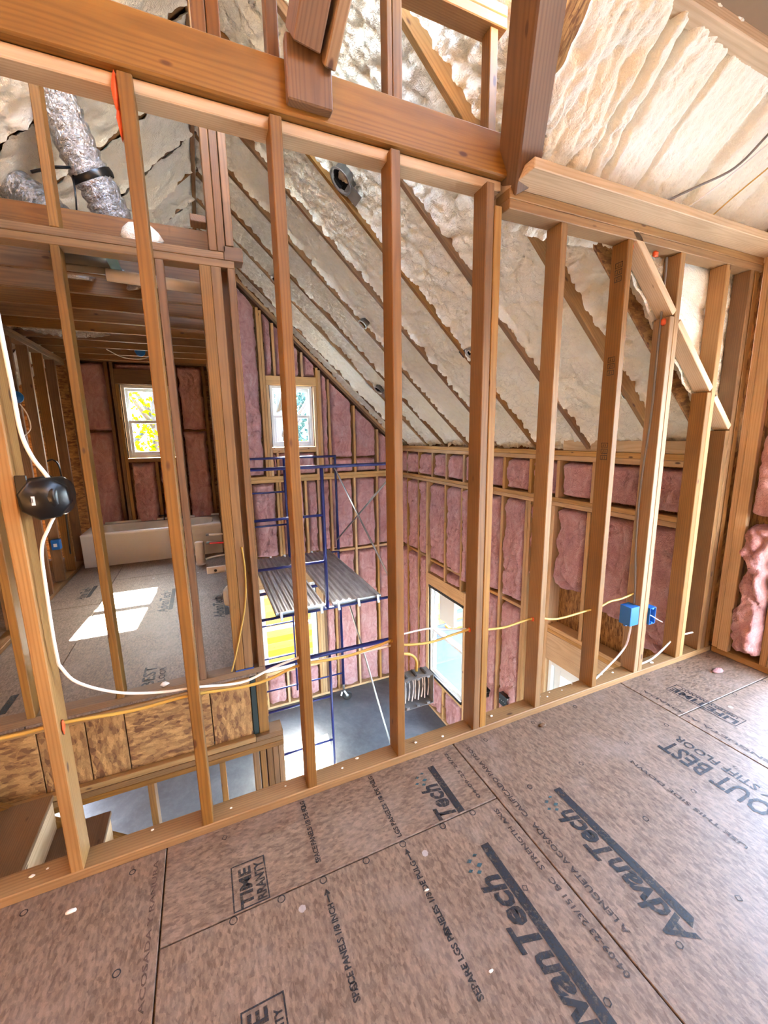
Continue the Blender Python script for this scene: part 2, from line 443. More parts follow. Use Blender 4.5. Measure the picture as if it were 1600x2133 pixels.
def foam(name, parent, o, U, V, N, seed, res=0.016, lump=0.075, amp=0.02, base=0.0, climb=0.03, low=0.025, aniso=1.0):
    """spray foam: o + u*U + v*V (u,v in 0..1), swelling along N; climbs at its u edges"""
    o, U, V, N = (np.array(a, float) for a in (o, U, V, N)); lu = np.linalg.norm(U); lv = np.linalg.norm(V)
    nu = max(8, int(lu / res)); nv = max(8, int(lv / res))
    u, v = np.meshgrid(np.linspace(0, 1, nu), np.linspace(0, 1, nv), indexing='ij')
    x = u * lu; y = v * lv
    wx = x + 0.05 * (fbm(x / 0.12, y / 0.12, seed + 40) - 0.5); wy = y + 0.05 * (fbm(x / 0.12, y / 0.12, seed + 60) - 0.5)
    f = worley(wx / lump, wy / (lump * aniso), seed); g = worley(wx / (lump * 0.45), wy / (lump * 0.45 * aniso), seed + 5)
    k3 = worley(wx / (lump * 0.24), wy / (lump * 0.24), seed + 8)
    h = amp * (1 - np.minimum(f, 1.2)) + amp * 0.65 * (1 - np.minimum(g, 1.2)) + amp * 0.22 * (1 - np.minimum(k3, 1.2)) + low * 2 * (fbm(x / 0.5, y / 0.5, seed + 9) - 0.5)
    e = np.minimum(x, lu - x)
    edge = np.exp(-e / 0.03)
    h = h + base + climb * edge * (0.2 + 1.5 * fbm(y / 0.16, x / 9.0, seed + 17, 3))
    P = o + u[..., None] * U + v[..., None] * V + h[..., None] * N
    return sheet(name, parent, P, 'foam')

def batt(name, parent, o, A, N, w, z0, z1, seed, z1b=None, z0b=None, bulge=0.022, depth=0.10, ragged=0.014, res=0.0135, wrinkle=1.0):
    """pink batt in a stud bay: starts at o, width w along A, bottom z0 to top z1 (z1b at the far side)"""
    o = np.array(o, float); A = np.array(A, float); N = np.array(N, float)
    z1b = z1 if z1b is None else z1b; z0b = z0 if z0b is None else z0b
    H = max(z1, z1b) - min(z0, z0b)
    nu = max(7, int(w / res)) ; nv = max(9, int(H / res))
    u, v = np.meshgrid(np.linspace(0, 1, nu), np.linspace(0, 1, nv), indexing='ij')
    x = u * w; y = v * H
    lo = z0 + (z0b - z0) * u; hi = z1 + (z1b - z1) * u
    z = lo + (hi - lo) * v
    zz = z * 1.0
    # ragged sides
    l = ragged * 3.2 * (fbm(zz / 0.12 + 3, zz * 0 + seed, seed, 5) - 0.22); r = ragged * 3.2 * (fbm(zz / 0.12 + 9, zz * 0 + seed + 4, seed + 3, 5) - 0.22)
    xx = l + (w - l - r) * u
    bt = ragged * 2.0 * fbm(x / 0.1, x * 0 + 2.2, seed + 6, 3)
    z = z + bt * (1 - v) ** 8 - bt * v ** 8
    prof = (1 - np.abs(2 * u - 1) ** 10)
    pv = np.minimum(1, np.minimum(y, H - y) / 0.035) ** 0.5
    wx = x + 0.08 * (fbm(x / 0.15, zz / 0.15, seed + 30) - 0.5)
    ridg = 1 - np.abs(2 * fbm(wx / 0.16, zz / 0.28, seed + 11, 3) - 1)
    wr = wrinkle * (0.045 * (fbm(wx / 0.10, zz / 0.14, seed + 12, 5) - 0.5) - 0.022 * np.clip((ridg - 0.86) / 0.14, 0, 1) ** 2)
    wr = wr + 0.05 * (fbm(x / 0.3, zz / 0.5, seed + 22, 2) - 0.5) + 0.012 * (vnoise(x / 0.026, zz / 0.032, seed + 33) - 0.5)
    h = -depth + (depth + bulge) * prof * pv + wr * prof
    P = o + xx[..., None] * A + h[..., None] * N
    P[..., 2] = z
    return sheet(name, parent, P, 'pink')

# ================================================================= THE HOUSE
# X runs along the near stud wall, Y away from the camera, Z up from the loft floor.
ZG = -2.95          # ground floor slab
XE = 3.10           # inner face of the eave wall
YG = 6.40           # inner face of the gable wall
SL = 0.94           # roof pitch
def zM(x): return 1.36 + SL * (XE - x)      # underside of the main rafters
XR = 0.165; ZR = zM(XR)
def zL(x): return ZR - SL * (XR - x)
nM = Vector((-SL, 0, -1)).normalized()      # into the room, right slope
nL = Vector((SL, 0, -1)).normalized()

# ---------------------------------------------------------------- floors
fl = empty('floor_loft', (0.8, 0.0, 0), 'brown strand board subfloor with printed lettering in front of the stud wall', 'floor', 'structure')
def panel(name, parent, x0, x1, y0, y1, z1=0.0, th=0.018, mat='advan', gap=0.0025):
    return bd(name, parent, (x0 + gap, x1 - gap), (y0 + gap, y1 - gap), (z1 - th, z1), mat, 0.002)
xs = [-2.6, -1.45, -0.25, 1.005, 2.205, 3.3]
pans = {}
for i in range(5):
    cuts = [-2.7, -1.27, 1.17, 1.60] if i in (1, 2, 4) else [-2.7, -0.15, 1.60]
    if i == 2: cuts = [-2.7, -1.27, 1.17, 1.60]
    if i == 1: cuts = [-2.7, -0.15, 1.60]
    for k in range(len(cuts) - 1):
        pans[(i, k)] = panel('subfloor_panel', fl, xs[i], xs[i + 1], cuts[k], cuts[k + 1])
bd('subfloor_deck', fl, (-2.6, 3.3), (-2.7, 1.59), (-0.05, -0.0185), 'osb', 0)
for x in np.arange(-2.4, 3.3, 0.6):
    bd('floor_joist', fl, (x, x + 0.04), (-2.7, 1.58), (-0.34, -0.051), 'fir')
bd('rim_joist', fl, (-2.6, 3.1), (1.582, 1.598), (-0.34, -0.02), 'osb', 0)

def text_mesh(body, size, bold=0.0, shear=0.0, align='LEFT', spacing=1.0):
    cu = bpy.data.curves.new('t', 'FONT'); cu.body = body; cu.size = size; cu.offset = bold; cu.shear = shear
    cu.align_x = align; cu.space_character = spacing; cu.resolution_u = 2
    ob = bpy.data.objects.new('t', cu); COL.objects.link(ob)
    dg = bpy.context.evaluated_depsgraph_get(); dg.update()
    me = bpy.data.meshes.new_from_object(ob.evaluated_get(dg))
    bpy.data.objects.remove(ob); bpy.data.curves.remove(cu)
    return me
_tz = [0.0012]
def printed(parent, body, start, length=None, size=0.05, bold=0.0, shear=0.0, mat='ink', rot=math.pi / 2, z=0.0, height=None):
    """flat lettering; start = baseline start (x,y); runs along +Y by default, scaled to length"""
    me = text_mesh(body, size, bold, shear)
    co = np.array([v.co[:] for v in me.vertices])
    sx = 1.0; sy = 1.0
    if length: sx = length / (co[:, 0].max() - co[:, 0].min())
    if height: sy = height / (co[:, 1].max() - min(0, co[:, 1].min()))
    for v in me.vertices: v.co.x = (v.co.x - co[:, 0].min()) * sx; v.co.y *= sy
    me.materials.append(MAT[mat])
    return link('printed_lettering', me, parent, (start[0], start[1], z + _tz[0]), (0, 0, rot))
def ink_poly(parent, quads, mat='ink', z=0.0, name='printed_mark'):
    V = []; F = []
    for q in quads:
        F.append(tuple(range(len(V), len(V) + len(q)))); V += [(p[0], p[1], z + _tz[0]) for p in q]
    return mesh_obj(name, parent, V, F, mat, False)
def rect(x0, x1, y0, y1): return [(x0, y0), (x1, y0), (x1, y1), (x0, y1)]
def frame_quads(x0, x1, y0, y1, t):
    return [rect(x0, x1, y0, y0 + t), rect(x0, x1, y1 - t, y1), rect(x0, x0 + t, y0 + t, y1 - t), rect(x1 - t, x1, y0 + t, y1 - t)]
def ring_quads(cx, cy, r, t, n=10, a0=0.0):
    q = []
    for k in range(n):
        a, b = a0 + 2 * math.pi * k / n, a0 + 2 * math.pi * (k + 1) / n
        q.append([(cx + r * math.cos(a), cy + r * math.sin(a)), (cx + r * math.cos(b), cy + r * math.sin(b)),
                  (cx + (r - t) * math.cos(b), cy + (r - t) * math.sin(b)), (cx + (r - t) * math.cos(a), cy + (r - t) * math.sin(a))])
    return q
def logo(parent, x, y0, y1, up=0.085, z=0.0, cut=None):
    """slanted wordmark reading along +Y, bar under it on the +X side, leaf marks after its end"""
    if cut is None:
        printed(parent, 'AdvanTech', (x - 0.008, y0 - 0.01), (y1 - y0) * 0.86, up, 0.0026, 0.25, 'ink', z=z, height=up)
        ink_poly(parent, [[(x, y0 + 0.02), (x + 0.034, y0 + 0.035), (x + 0.034, y1), (x, y1)]], 'ink', z)
    else:
        printed(parent, 'Tech', (x - 0.008, y0), (y1 - y0) * 0.66, up, 0.0026, 0.25, 'ink', z=z, height=up)
        ink_poly(parent, [rect(x, x + 0.03, y0, y1)], 'ink', z)
    L = []
    for k, (dx, dy, s) in enumerate(((-0.035, -0.055, 0.013), (-0.06, -0.03, 0.012), (-0.03, -0.02, 0.010), (-0.075, -0.06, 0.010), (-0.05, -0.075, 0.011))):
        cx, cy = x + dx - 0.01, y1 + dy
        L.append([(cx - s, cy), (cx, cy - s * 0.6), (cx + s, cy), (cx, cy + s * 0.6)])
    ink_poly(parent, L, 'ink_teal', z)
P32 = pans[(3, 1)]; P22 = pans[(2, 1)]; P23 = pans[(2, 2)]; P42 = pans[(4, 1)]
logo(P32, 1.247, 0.53, 1.10)
logo(P22, 0.815, 0.40, 1.03)
logo(P23, 0.818, 1.176, 1.43, cut=True)
def stamp(parent, x0, x1, y0, y1, full=True, z=0.0):
    ink_poly(parent, frame_quads(x0, x1, y0, y1, 0.0045), 'ink', z)
    w = x1 - x0
    if full:
        printed(parent, 'LIFETIME', (x0 + w * 0.58, y0 + 0.012), (y1 - y0) - 0.024, 0.05, 0.0015, 0, 'ink', z=z, height=w * 0.46)
        printed(parent, 'LIMITED WARRANTY', (x0 + w * 0.9, y0 + 0.03), (y1 - y0) - 0.06, 0.02, 0.0008, 0, 'ink', z=z, height=w * 0.2)
    else:
        printed(parent, 'TIME', (x0 + w * 0.55, y0 + 0.003), (y1 - y0) * 0.86, 0.05, 0.0017, 0, 'ink', z=z, height=w * 0.36)
        printed(parent, 'RRANTY', (x0 + w * 0.92, y0 + 0.008), (y1 - y0) * 0.85, 0.03, 0.001, 0, 'ink', z=z, height=w * 0.27)
stamp(P23, -0.038, 0.077, 1.174, 1.331, full=False)
stamp(P22, -0.039, 0.075, 0.62, 0.922, full=True)
stamp(P42, 2.385, 2.487, 1.0, 1.353)
printed(P32, 'OUT BEST', (1.985, 0.66), 0.42, 0.1, 0.002, 0, 'ink', height=0.10)
printed(P32, 'HEFTY STIFF FLOOR', (2.055, 0.56), 0.52, 0.05, 0.0008, 0, 'ink', height=0.045)
def arrow(parent, x, y0, y1):
    ink_poly(parent, [rect(x - 0.0025, x + 0.0025, y0, y1 - 0.02), [(x - 0.011, y1 - 0.02), (x + 0.011, y1 - 0.02), (x, y1)]], 'ink')
for (px, pn, y0, y1, tx) in ((0.262, P22, 0.815, 1.075, 'SPACE PANELS 1/8 INCH'), (0.568, P22, 0.68, 1.085, 'SEPARE LGS PANELES 1/8 DE PULG')):
    printed(pn, tx, (px, y0), y1 - y0, 0.02, 0.0007, 0, 'ink', height=0.021)
    arrow(pn, px - 0.01, y1 + 0.005, y1 + 0.05)
printed(P23, 'SPACE PANELS 1/8 DE PULG', (0.262, 1.22), 0.275, 0.02, 0.0007, 0, 'ink', height=0.02)
printed(P23, 'LGS PANELES 1/8 DE PULG', (0.568, 1.185), 0.31, 0.02, 0.0007, 0, 'ink', height=0.02)
printed(P32, 'A LENGUETA ACOSADA   CALIFICADO PARA PISOS', (1.066, 0.62), 0.84, 0.02, 0.0005, 0, 'ink_soft', height=0.022)
printed(P22, '04-09-23 23/151 BC   STRENGTH AXIS', (0.972, 0.55), 0.58, 0.02, 0.0005, 0, 'ink_soft', height=0.020)
printed(P23, '04-09-23 23/32', (0.945, 1.2), 0.27, 0.02, 0.0005, 0, 'ink_soft', height=0.017)
printed(P32, 'USE THIS SIDE DOWN', (1.70, 0.62), 0.45, 0.02, 0.0005, 0, 'ink_soft', height=0.018)
printed(P42, 'A LENGUETA ACOSADA', (2.262, 0.7), 0.7, 0.02, 0.0005, 0, 'ink_soft', height=0.02)
printed(pans[(1, 1)], 'A LENGUETA ACOSADA Y RANURA', (-0.275, 0.75), 0.72, 0.02, 0.0003, 0, 'ink_faint', height=0.015)
for (pn, x0, x1, y0, y1, n0) in ((P22, -0.25, 1.0, -0.2, 1.17, 0), (P23, -0.25, 1.0, 1.17, 1.5, 1), (P32, 1.01, 2.2, -0.2, 1.5, 2), (P42, 2.21, 3.1, 0.2, 1.5, 3), (pans[(1, 1)], -0.9, -0.27, 0.6, 1.5, 4)):
    q = []
    for ix, gx in enumerate(np.arange(-0.66, 3.1, 0.3045)):
        for iy, gy in enumerate((-0.07, 0.235, 0.54, 0.85, 1.155, 1.46)):
            if not (x0 + 0.02 < gx < x1 - 0.02 and y0 < gy < y1) or (pn in (P22, P23) and abs(gy - 1.155) < 0.01): continue
            n = (10, 6, 4)[(ix + iy + n0) % 3]
            q += ring_quads(gx, gy, 0.0115, 0.0035, n, 0.3)
    if q: ink_poly(pn, q, 'ink', name='nail_marks')
q = []
for gx in (-0.04, 0.11, 0.252, 0.41, 0.557, 0.73, 0.87): q += ring_quads(gx, 1.155, 0.013, 0.0035, 12)
ink_poly(P22, q, 'ink', name='nail_marks')

# bathroom floor
fb = empty('floor_bathroom', (-0.6, 4.5, 0), 'dusty brown subfloor with printed wordmarks in front of the bathtub', 'floor', 'structure')
bx = [-2.2, -1.0, 0.2, 0.26]
PB = {}
for i in range(2):
    for k, (a, b) in enumerate(((2.57, 4.4), (4.4, 6.45)) if i == 0 else ((2.57, 5.1), (5.1, 6.45))):
        PB[(i, k)] = panel('subfloor_panel', fb, bx[i], bx[i + 1], a, b)
panel('subfloor_panel', fb, 0.2, 0.26, 2.57, 6.45)
bd('subfloor_deck', fb, (-2.2, 0.26), (2.585, 6.42), (-0.05, -0.0185), 'osb', 0)
for k in range(10):
    bd('floor_joist', fb, (-2.2, 0.25), (2.8 + 0.39 * k, 2.84 + 0.39 * k), (-0.36, -0.051), 'fir')
logo(PB[(1, 0)], -0.40, 3.92, 4.52, 0.09)
logo(PB[(1, 0)], 0.06, 3.58, 4.15, 0.09)
logo(PB[(0, 1)], -1.16, 4.6, 4.98, 0.08)
ink_poly(PB[(0, 0)], [rect(-1.18, -1.14, 2.75, 2.95)], 'ink')
printed(PB[(1, 0)], 'BEST', (-0.405, 2.70), 0.25, 0.09, 0.002, 0, 'ink', height=0.075)
printed(PB[(1, 0)], 'FLOOR', (-0.345, 2.70), 0.21, 0.05, 0.0008, 0, 'ink', height=0.04)
printed(PB[(1, 0)], 'A LENGUETA ACOSADA Y RANURA', (0.13, 3.0), 1.6, 0.02, 0.0003, 0, 'ink_faint', height=0.014)

# ground floor slab
fg = prop(bd('floor_ground', None, (-3.4, 3.25), (-2.7, 6.55), (ZG - 0.12, ZG), 'concrete', 0), 'grey concrete slab under the rolling scaffold', 'floor', 'structure')

# ---------------------------------------------------------------- near stud wall
YN0, YN1 = 1.504, 1.593
wf = empty('wall_front', (0.9, 1.55, 0), 'open stud wall with sole plate and header between the loft and the tall room', 'stud wall', 'structure')
bd('sole_plate', wf, (-2.2, XE), (YN0, YN1), (0.0005, 0.038), 'pine')
def stud(parent, x, y, z, mat='fir', name='stud'): return bd(name, parent, x, y, z, mat)
for x, m in ((-1.36, 'fir'), (-0.95, 'fir'), (-0.5405, 'pine'), (-0.124, 'fir'), (0.286, 'fir'), (0.704, 'amber')):
    stud(wf, (x, x + 0.0385), (YN0, YN1), (0.038, 2.5), m)
stud(wf, (1.122, 1.160), (YN0, YN1), (0.038, 2.48), 'fir'); stud(wf, (1.163, 1.200), (YN0, YN1), (0.038, 2.404), 'pine')
for x, m in ((1.523, 'pine'), (1.950, 'fir'), (2.350, 'pine'), (2.752, 'pine'), (2.985, 'fir')):
    stud(wf, (x, x + 0.038), (YN0, YN1), (0.038, 2.404), m)
stud(wf, (3.035, 3.073), (YN0, YN1), (0.038, 2.404), 'fir')
# left header: upright board in front, flat plate behind it
bd('header', wf, (-2.2, 1.222), (YN0, 1.542), (2.512, 2.662), 'fir', 0.006)
bd('header_ply', wf, (-2.2, 1.20), (1.5425, 1.585), (2.52, 2.655), 'fir')
bd('top_plate', wf, (-2.2, 1.215), (1.535, 1.612), (2.474, 2.511), 'pale')
# right: double top plate with a flat board lying on it
bd('top_plate', wf, (1.235, XE), (YN0, YN1), (2.404, 2.442), 'pine')
bd('top_plate', wf, (1.235, XE), (YN0, YN1), (2.443, 2.481), 'pine')
bd('cap_board', wf, (1.238, XE + 0.1), (1.372, 1.60), (2.482, 2.520), 'pale')
# backing block on the header and the timbers meeting it
bd('backing_block', wf, (0.340, 0.484), (1.466, 1.5035), (2.530, 2.705), 'red', 0.004)
# upper stud wall on the header
for x, m in ((0.085, 'red'), (0.125, 'red'), (0.300, 'red'), (0.735, 'fir'), (1.150, 'fir')):
    stud(wf, (x, x + 0.038), (1.545, 1.600), (2.6625, 3.03), m, 'cripple_stud')
stud(wf, (0.713, 0.734), (1.545, 1.6), (2.6625, 3.03), 'fir', 'cripple_stud')
stud(wf, (-0.3, -0.262), (1.545, 1.600), (2.6625, 3.03), 'fir', 'cripple_stud')
bd('upper_plate', wf, (-1.2, 1.222), (1.535, 1.62), (3.031, 3.069), 'pine'); bd('upper_plate', wf, (-1.2, 1.222), (1.535, 1.62), (3.07, 3.108), 'pine')
# sloping blocks let in between the right-hand studs, on short cripples
def slope_block(x0, x1, mat='pale'):
    beam('sloping_block', wf, (x0, 1.5485, zM(x0) + 0.045), (x1, 1.5485, zM(x1) + 0.045), 0.089, 0.038, mat, nM)
slope_block(1.990, 2.348); slope_block(2.390, 2.750); slope_block(2.792, 2.983)
stud(wf, (2.312, 2.349), (YN0, YN1), (0.038, zM(2.33) + 0.01), 'pine', 'cripple_stud')
stud(wf, (2.714, 2.751), (YN0, YN1), (0.038, zM(2.73) + 0.01), 'fir', 'cripple_stud')
stud(wf, (2.947, 2.984), (YN0, YN1), (0.038, zM(2.965) + 0.01), 'fir', 'cripple_stud')
# boards standing behind the cap board
bd('blocking', wf, (1.595, 1.715), (1.60, 1.638), (2.80, 3.11), 'pale')
bd('blocking', wf, (1.575, 1.69), (1.601, 1.637), (2.5205, 2.798), 'pale')
bd('blocking', wf, (1.79, 1.90), (1.605, 1.643), (2.5205, 2.77), 'pale')
bd('blocking', wf, (1.395, 1.45), (1.605, 1.643), (2.5205, 2.98), 'pine')
# ink grade stamps on the side of one stud
def side_stamp(x, y, z):
    V = []; F = []
    def r(y0, y1, z0, z1):
        i = len(V); V.extend([(x, y0, z0), (x, y1, z0), (x, y1, z1), (x, y0, z1)]); F.append((i, i + 3, i + 2, i + 1))
    for k in range(3):
        z0 = z - 0.045 + 0.032 * k
        r(y - 0.02, y + 0.02, z0, z0 + 0.003); r(y - 0.02, y + 0.02, z0 + 0.022, z0 + 0.025); r(y - 0.02, y - 0.017, z0, z0 + 0.025); r(y + 0.017, y + 0.02, z0, z0 + 0.025)
        r(y - 0.008, y - 0.005, z0 + 0.006, z0 + 0.018); r(y + 0.003, y + 0.011, z0 + 0.006, z0 + 0.010); r(y + 0.003, y + 0.006, z0 + 0.010, z0 + 0.02)
    return mesh_obj('grade_stamp', wf, V, F, 'ink', False)
for zz_ in (2.27, 1.83, 1.40): side_stamp(1.9495, 1.545, zz_)
# orange sealant round the holes
def blob(name, parent, c, r, sz, mat='orange', seed=0):
    bm = bmesh.new(); bmesh.ops.create_icosphere(bm, subdivisions=2, radius=1.0)
    rs = random.Random(seed)
    for v in bm.verts:
        k = 1 + 0.25 * (math.sin(v.co.x * 5 + seed) + math.sin(v.co.y * 4 + 2 * seed) + math.sin(v.co.z * 6 + seed)) / 3 + rs.uniform(-.06, .06)
        v.co = Vector((v.co.x * r[0], v.co.y * r[1], v.co.z * r[2])) * k * sz
    me = bpy.data.meshes.new(name); bm.to_mesh(me); bm.free()
    me.polygons.foreach_set('use_smooth', [True] * len(me.polygons)); me.materials.append(MAT[mat])
    return link(name, me, parent, c)
for i, (c, r) in enumerate((((-0.132, 1.53, 2.462), (.010, .02, .045)), ((-0.130, 1.545, 2.40), (.009, .02, .05)), ((2.005, 1.53, 2.385), (.012, .012, .022)),
                            ((2.215, 1.55, 2.39), (.016, .014, .016)), ((2.40, 1.55, 2.385), (.012, .014, .018)), ((2.31, 1.535, 2.07), (.016, .012, .02)), ((2.40, 1.535, 2.06), (.012, .012, .024)),
                            ((-0.497, 1.53, 0.575), (.004, .012, .025)), ((2.98, 1.55, 0.15), (.005, .012, .012)), ((1.119, 1.55, 0.56), (.005, .012, .012)), ((1.519, 1.55, 0.535), (.005, .012, .012)), ((1.99, 1.53, 0.045), (.008, .01, .008)))):
    blob('sealant', wf, c, r, 1.0, 'orange', i + 1)

# ---------------------------------------------------------------- main roof (ceiling)
rf = empty('ceiling_roof', (1.6, 4.0, 3.0), 'sloping roof of brown rafters with cream spray foam between them', 'roof', 'structure')
RY = [2.0, 2.62, 3.24, 3.82, 4.43, 5.0, 5.5, 6.12]
RD = 0.235; RW = 0.040
for i, y in enumerate(RY):
    m = ('pine', 'amber', 'fir', 'amber', 'fir', 'amber', 'pine', 'fir')[i]
    a = Vector((XR + 0.02, y, zM(XR + 0.02))) - nM * RD / 2; b = Vector((XE + 0.12, y, zM(XE + 0.12))) - nM * RD / 2
    beam('rafter', rf, a, b, RW, RD, m, nM)
    a = Vector((XR - 0.02, y, zL(XR - 0.02))) - nL * RD / 2; b = Vector((-2.3, y, zL(-2.3))) - nL * RD / 2
    beam('rafter', rf, a, b, RW, RD, 'fir', nL)
bd('ridge_board', rf, (XR - 0.019, XR + 0.019), (1.6, YG + 0.15), (ZR - 0.02, ZR + 0.26), 'fir')
# foam bays, right slope
edges = [1.585] + [v for y in RY for v in (y - RW / 2, y + RW / 2)] + [6.41]
bays = [(edges[2 * i], edges[2 * i + 1]) for i in range(len(edges) // 2)]
dM = Vector((1, 0, -SL))
for i, (y0, y1) in enumerate(bays):
    x0, x1 = XR - 0.03, XE + 0.05
    inset = 0.062 if i > 0 else 0.11
    if i >= len(bays) - 2: inset = 0.04
    o = Vector((x0, y0 - 0.002, zM(x0))) - nM * inset
    foam('foam_bay', rf, o, (0, y1 - y0 + 0.004, 0), dM * (x1 - x0), nM, 100 + i * 7, res=0.0125, lump=0.085 if i < 3 else 0.062, amp=0.050 if i < 4 else 0.034, base=-0.066 if i < 4 else -0.05, climb=0.04, low=0.02,
         aniso=1.3 if i % 2 else 1.0)
    o = Vector((XR + 0.03, y0 - 0.002, zL(XR + 0.03))) - nL * 0.05
    foam('foam_bay', rf, o, (0, y1 - y0 + 0.004, 0), Vector((-1, 0, -SL)) * 2.3, nL, 400 + i * 7, res=0.022, lump=0.11, amp=0.04, base=-0.02, climb=0.03, low=0.035)
# roof deck over everything
def slab(name, parent, a, b, y0, y1, n, th, mat):
    a = Vector(a); b = Vector(b)
    c = (a + b) / 2; return beam(name, parent, (a.x, (y0 + y1) / 2, a.z), (b.x, (y0 + y1) / 2, b.z), y1 - y0, th, mat, n, 0)
oM = -nM * (RD + 0.01); oL = -nL * (RD + 0.01)
slab('roof_deck', rf, Vector((XR - 0.3, 0, zM(XR - 0.3))) + oM, Vector((XE + 0.5, 0, zM(XE + 0.5))) + oM, 1.70, 6.75, nM, 0.018, 'osb')
slab('roof_deck', rf, Vector((XR + 0.3, 0, zL(XR + 0.3))) + oL, Vector((-2.6, 0, zL(-2.6))) + oL, 1.60, 6.75, nL, 0.018, 'osb')
# foam on the cheek above the sloping blocks, at the back of the near wall
ck = []
nu, nv = 70, 110
for i in range(nu):
    for j in range(nv):
        x = 1.84 + (XE - 1.84) * i / (nu - 1); zb = min(zM(x) + 0.0, 2.52); z = zb + (2.53 - zb) * j / (nv - 1)
        ck.append((x, 0, z))
ck = np.array(ck).reshape(nu, nv, 3)
hh = 0.03 * (1 - np.minimum(worley(ck[..., 0] / 0.11, ck[..., 2] / 0.11, 71), 1.2)) + 0.012 * (1 - np.minimum(worley(ck[..., 0] / 0.05, ck[..., 2] / 0.05, 77), 1.2))
ck[..., 1] = 1.655 - hh - 0.02
sheet('foam_cheek', rf, ck, 'foam')
prism('cheek_sheathing', rf, 1.86, XE + 0.14, 2.53, 2.62, zM(XE + 0.14) + 0.03, 2.62, 1.70, 1.712, 'osb')

# ---------------------------------------------------------------- loft roof (plane falling away from the camera) and ceiling
lc = empty('ceiling_loft', (2.0, 0.6, 2.9), 'bright spray foam roof slope above the flat cap board with a beam across it', 'roof', 'structure')
SC = 0.85
nC = Vector((0, -SC, -1)).normalized()
def zC(y): return 2.53 + SC * (1.63 - y)
LX = [1.28, 1.75, 2.25, 2.78, 3.30]
lf = np.stack(np.meshgrid(np.linspace(1.26, XE + 0.2, 280), np.linspace(0, 0.86, 150), indexing='ij'), -1)
fx, fs = lf[..., 0], lf[..., 1]
wx_ = fx + 0.05 * (fbm(fx / 0.15, fs / 0.15, 41) - 0.5); ws_ = fs + 0.08 * (fbm(fx / 0.15, fs / 0.15, 43) - 0.5)
rough_ = np.clip((2.15 - fx) / 0.5, 0.25, 1.0)
hh = rough_ * (0.055 * (1 - np.minimum(worley(wx_ / 0.085, ws_ / 0.16, 51), 1.2)) + 0.028 * (1 - np.minimum(worley(wx_ / 0.035, ws_ / 0.055, 52), 1.2))) + 0.011 * (1 - np.minimum(worley(wx_ / 0.022, ws_ / 0.035, 53), 1.2))
hh = hh + 0.05 * (fbm(fx / 0.35, fs / 0.6, 54) - 0.5)
for gx, gw, gd in ((1.62, 0.014, 0.05), (1.72, 0.012, 0.05), (1.98, 0.013, 0.04), (2.36, 0.03, 0.05), (2.78, 0.03, 0.04)):
    d_ = fx - gx - 0.05 * (fbm(fs / 0.18, fs * 0 + gx, 57) - 0.5); hh = hh - gd * np.exp(-(d_ / gw) ** 2)
PP = np.zeros(lf.shape[:2] + (3,)); PP[..., 0] = fx; PP[..., 1] = 1.72 - fs; PP[..., 2] = 2.53 + SC * (1.63 - (1.72 - fs))
PP = PP + (hh - 0.02)[..., None] * np.array(nC)
sheet('foam_slope', lc, PP, 'foam')
slab_a = Vector((0, 1.72, zC(1.72))) - nC * 0.2; slab_b = Vector((0, -0.3, zC(-0.3))) - nC * 0.2
beam('roof_deck', lc, (2.32, slab_a.y, slab_a.z), (2.32, slab_b.y, slab_b.z), 2.0, 0.018, 'osb', nC, 0)
bd('ceiling_beam', lc, (1.3, XE + 0.15), (1.095, 1.168), (2.905, 2.995), 'pale', 0.006)
bd('ceiling_board', lc, (1.32, XE + 0.15), (-0.2, 1.094), (2.945, 2.96), 'ply', 0)
bd('ceiling_board', lc, (1.32, XE + 0.15), (-2.6, -0.202), (2.945, 2.96), 'ply', 0)
bd('ceiling_board', lc, (-2.5, 1.31), (-2.6, 1.50), (3.45, 3.465), 'ply', 0)
# valley rafter landing on the header end, and the pair meeting the backing block
va = Vector((1.285, 1.52, 2.53)); vd = Vector((-0.215, -0.32, 0.265)).normalized()
beam('valley_rafter', lc, va - vd * 0.02, va + vd * 1.5, 0.115, 0.13, 'red', (0.1, -1, -0.6), 0.006)
ra = Vector((0.395, 1.475, 2.70)); rd = Vector((0.10, -0.62, 0.56)).normalized()
beam('loft_rafter', lc, ra, ra + rd * 1.3, 0.085, 0.14, 'red', (0, -0.8, -1), 0.004)
beam('loft_rafter', lc, ra + Vector((0.075, 0.02, -0.02)), ra + Vector((0.075, 0.02, -0.02)) + rd * 1.3, 0.038, 0.15, 'pine', (0, -0.8, -1), 0.004)

# ---------------------------------------------------------------- loft right wall, back wall, left wall
wr = empty('wall_right', (XE + 0.07, 0.2, 0), 'loft side wall with corner studs and a torn pink batt beside the doorway', 'wall', 'structure')
TOPR = 2.95
bd('sole_plate', wr, (XE, XE + 0.14), (-2.7, 1.50), (0.0005, 0.04), 'pine')
bd('stud', wr, (XE + 0.002, XE + 0.04), (1.466, 1.503), (0.04, TOPR), 'pale'); bd('stud', wr, (XE - 0.010, XE + 0.03), (1.402, 1.4635), (0.04, TOPR), 'pale')
bd('stud', wr, (XE, XE + 0.14), (1.20, 1.236), (0.04, TOPR), 'pine')
bd('stud', wr, (XE, XE + 0.14), (1.16, 1.198), (0.04, 2.06), 'pine')
bd('stud', wr, (XE, XE + 0.14), (-0.24, -0.202), (0.04, TOPR), 'pine')
bd('door_header', wr, (XE, XE + 0.14), (-0.20, 1.198), (2.06, 2.30), 'pine')
bd('corner_stud', wr, (XE - 0.02, XE + 0.02), (1.388, 1.50), (2.52, TOPR), 'red')
batt('insulation_batt', wr, (XE, 1.383, 0), (0, -1, 0), (-1, 0, 0), 0.147, 0.95, 2.5, 901, bulge=0.05, depth=0.1)
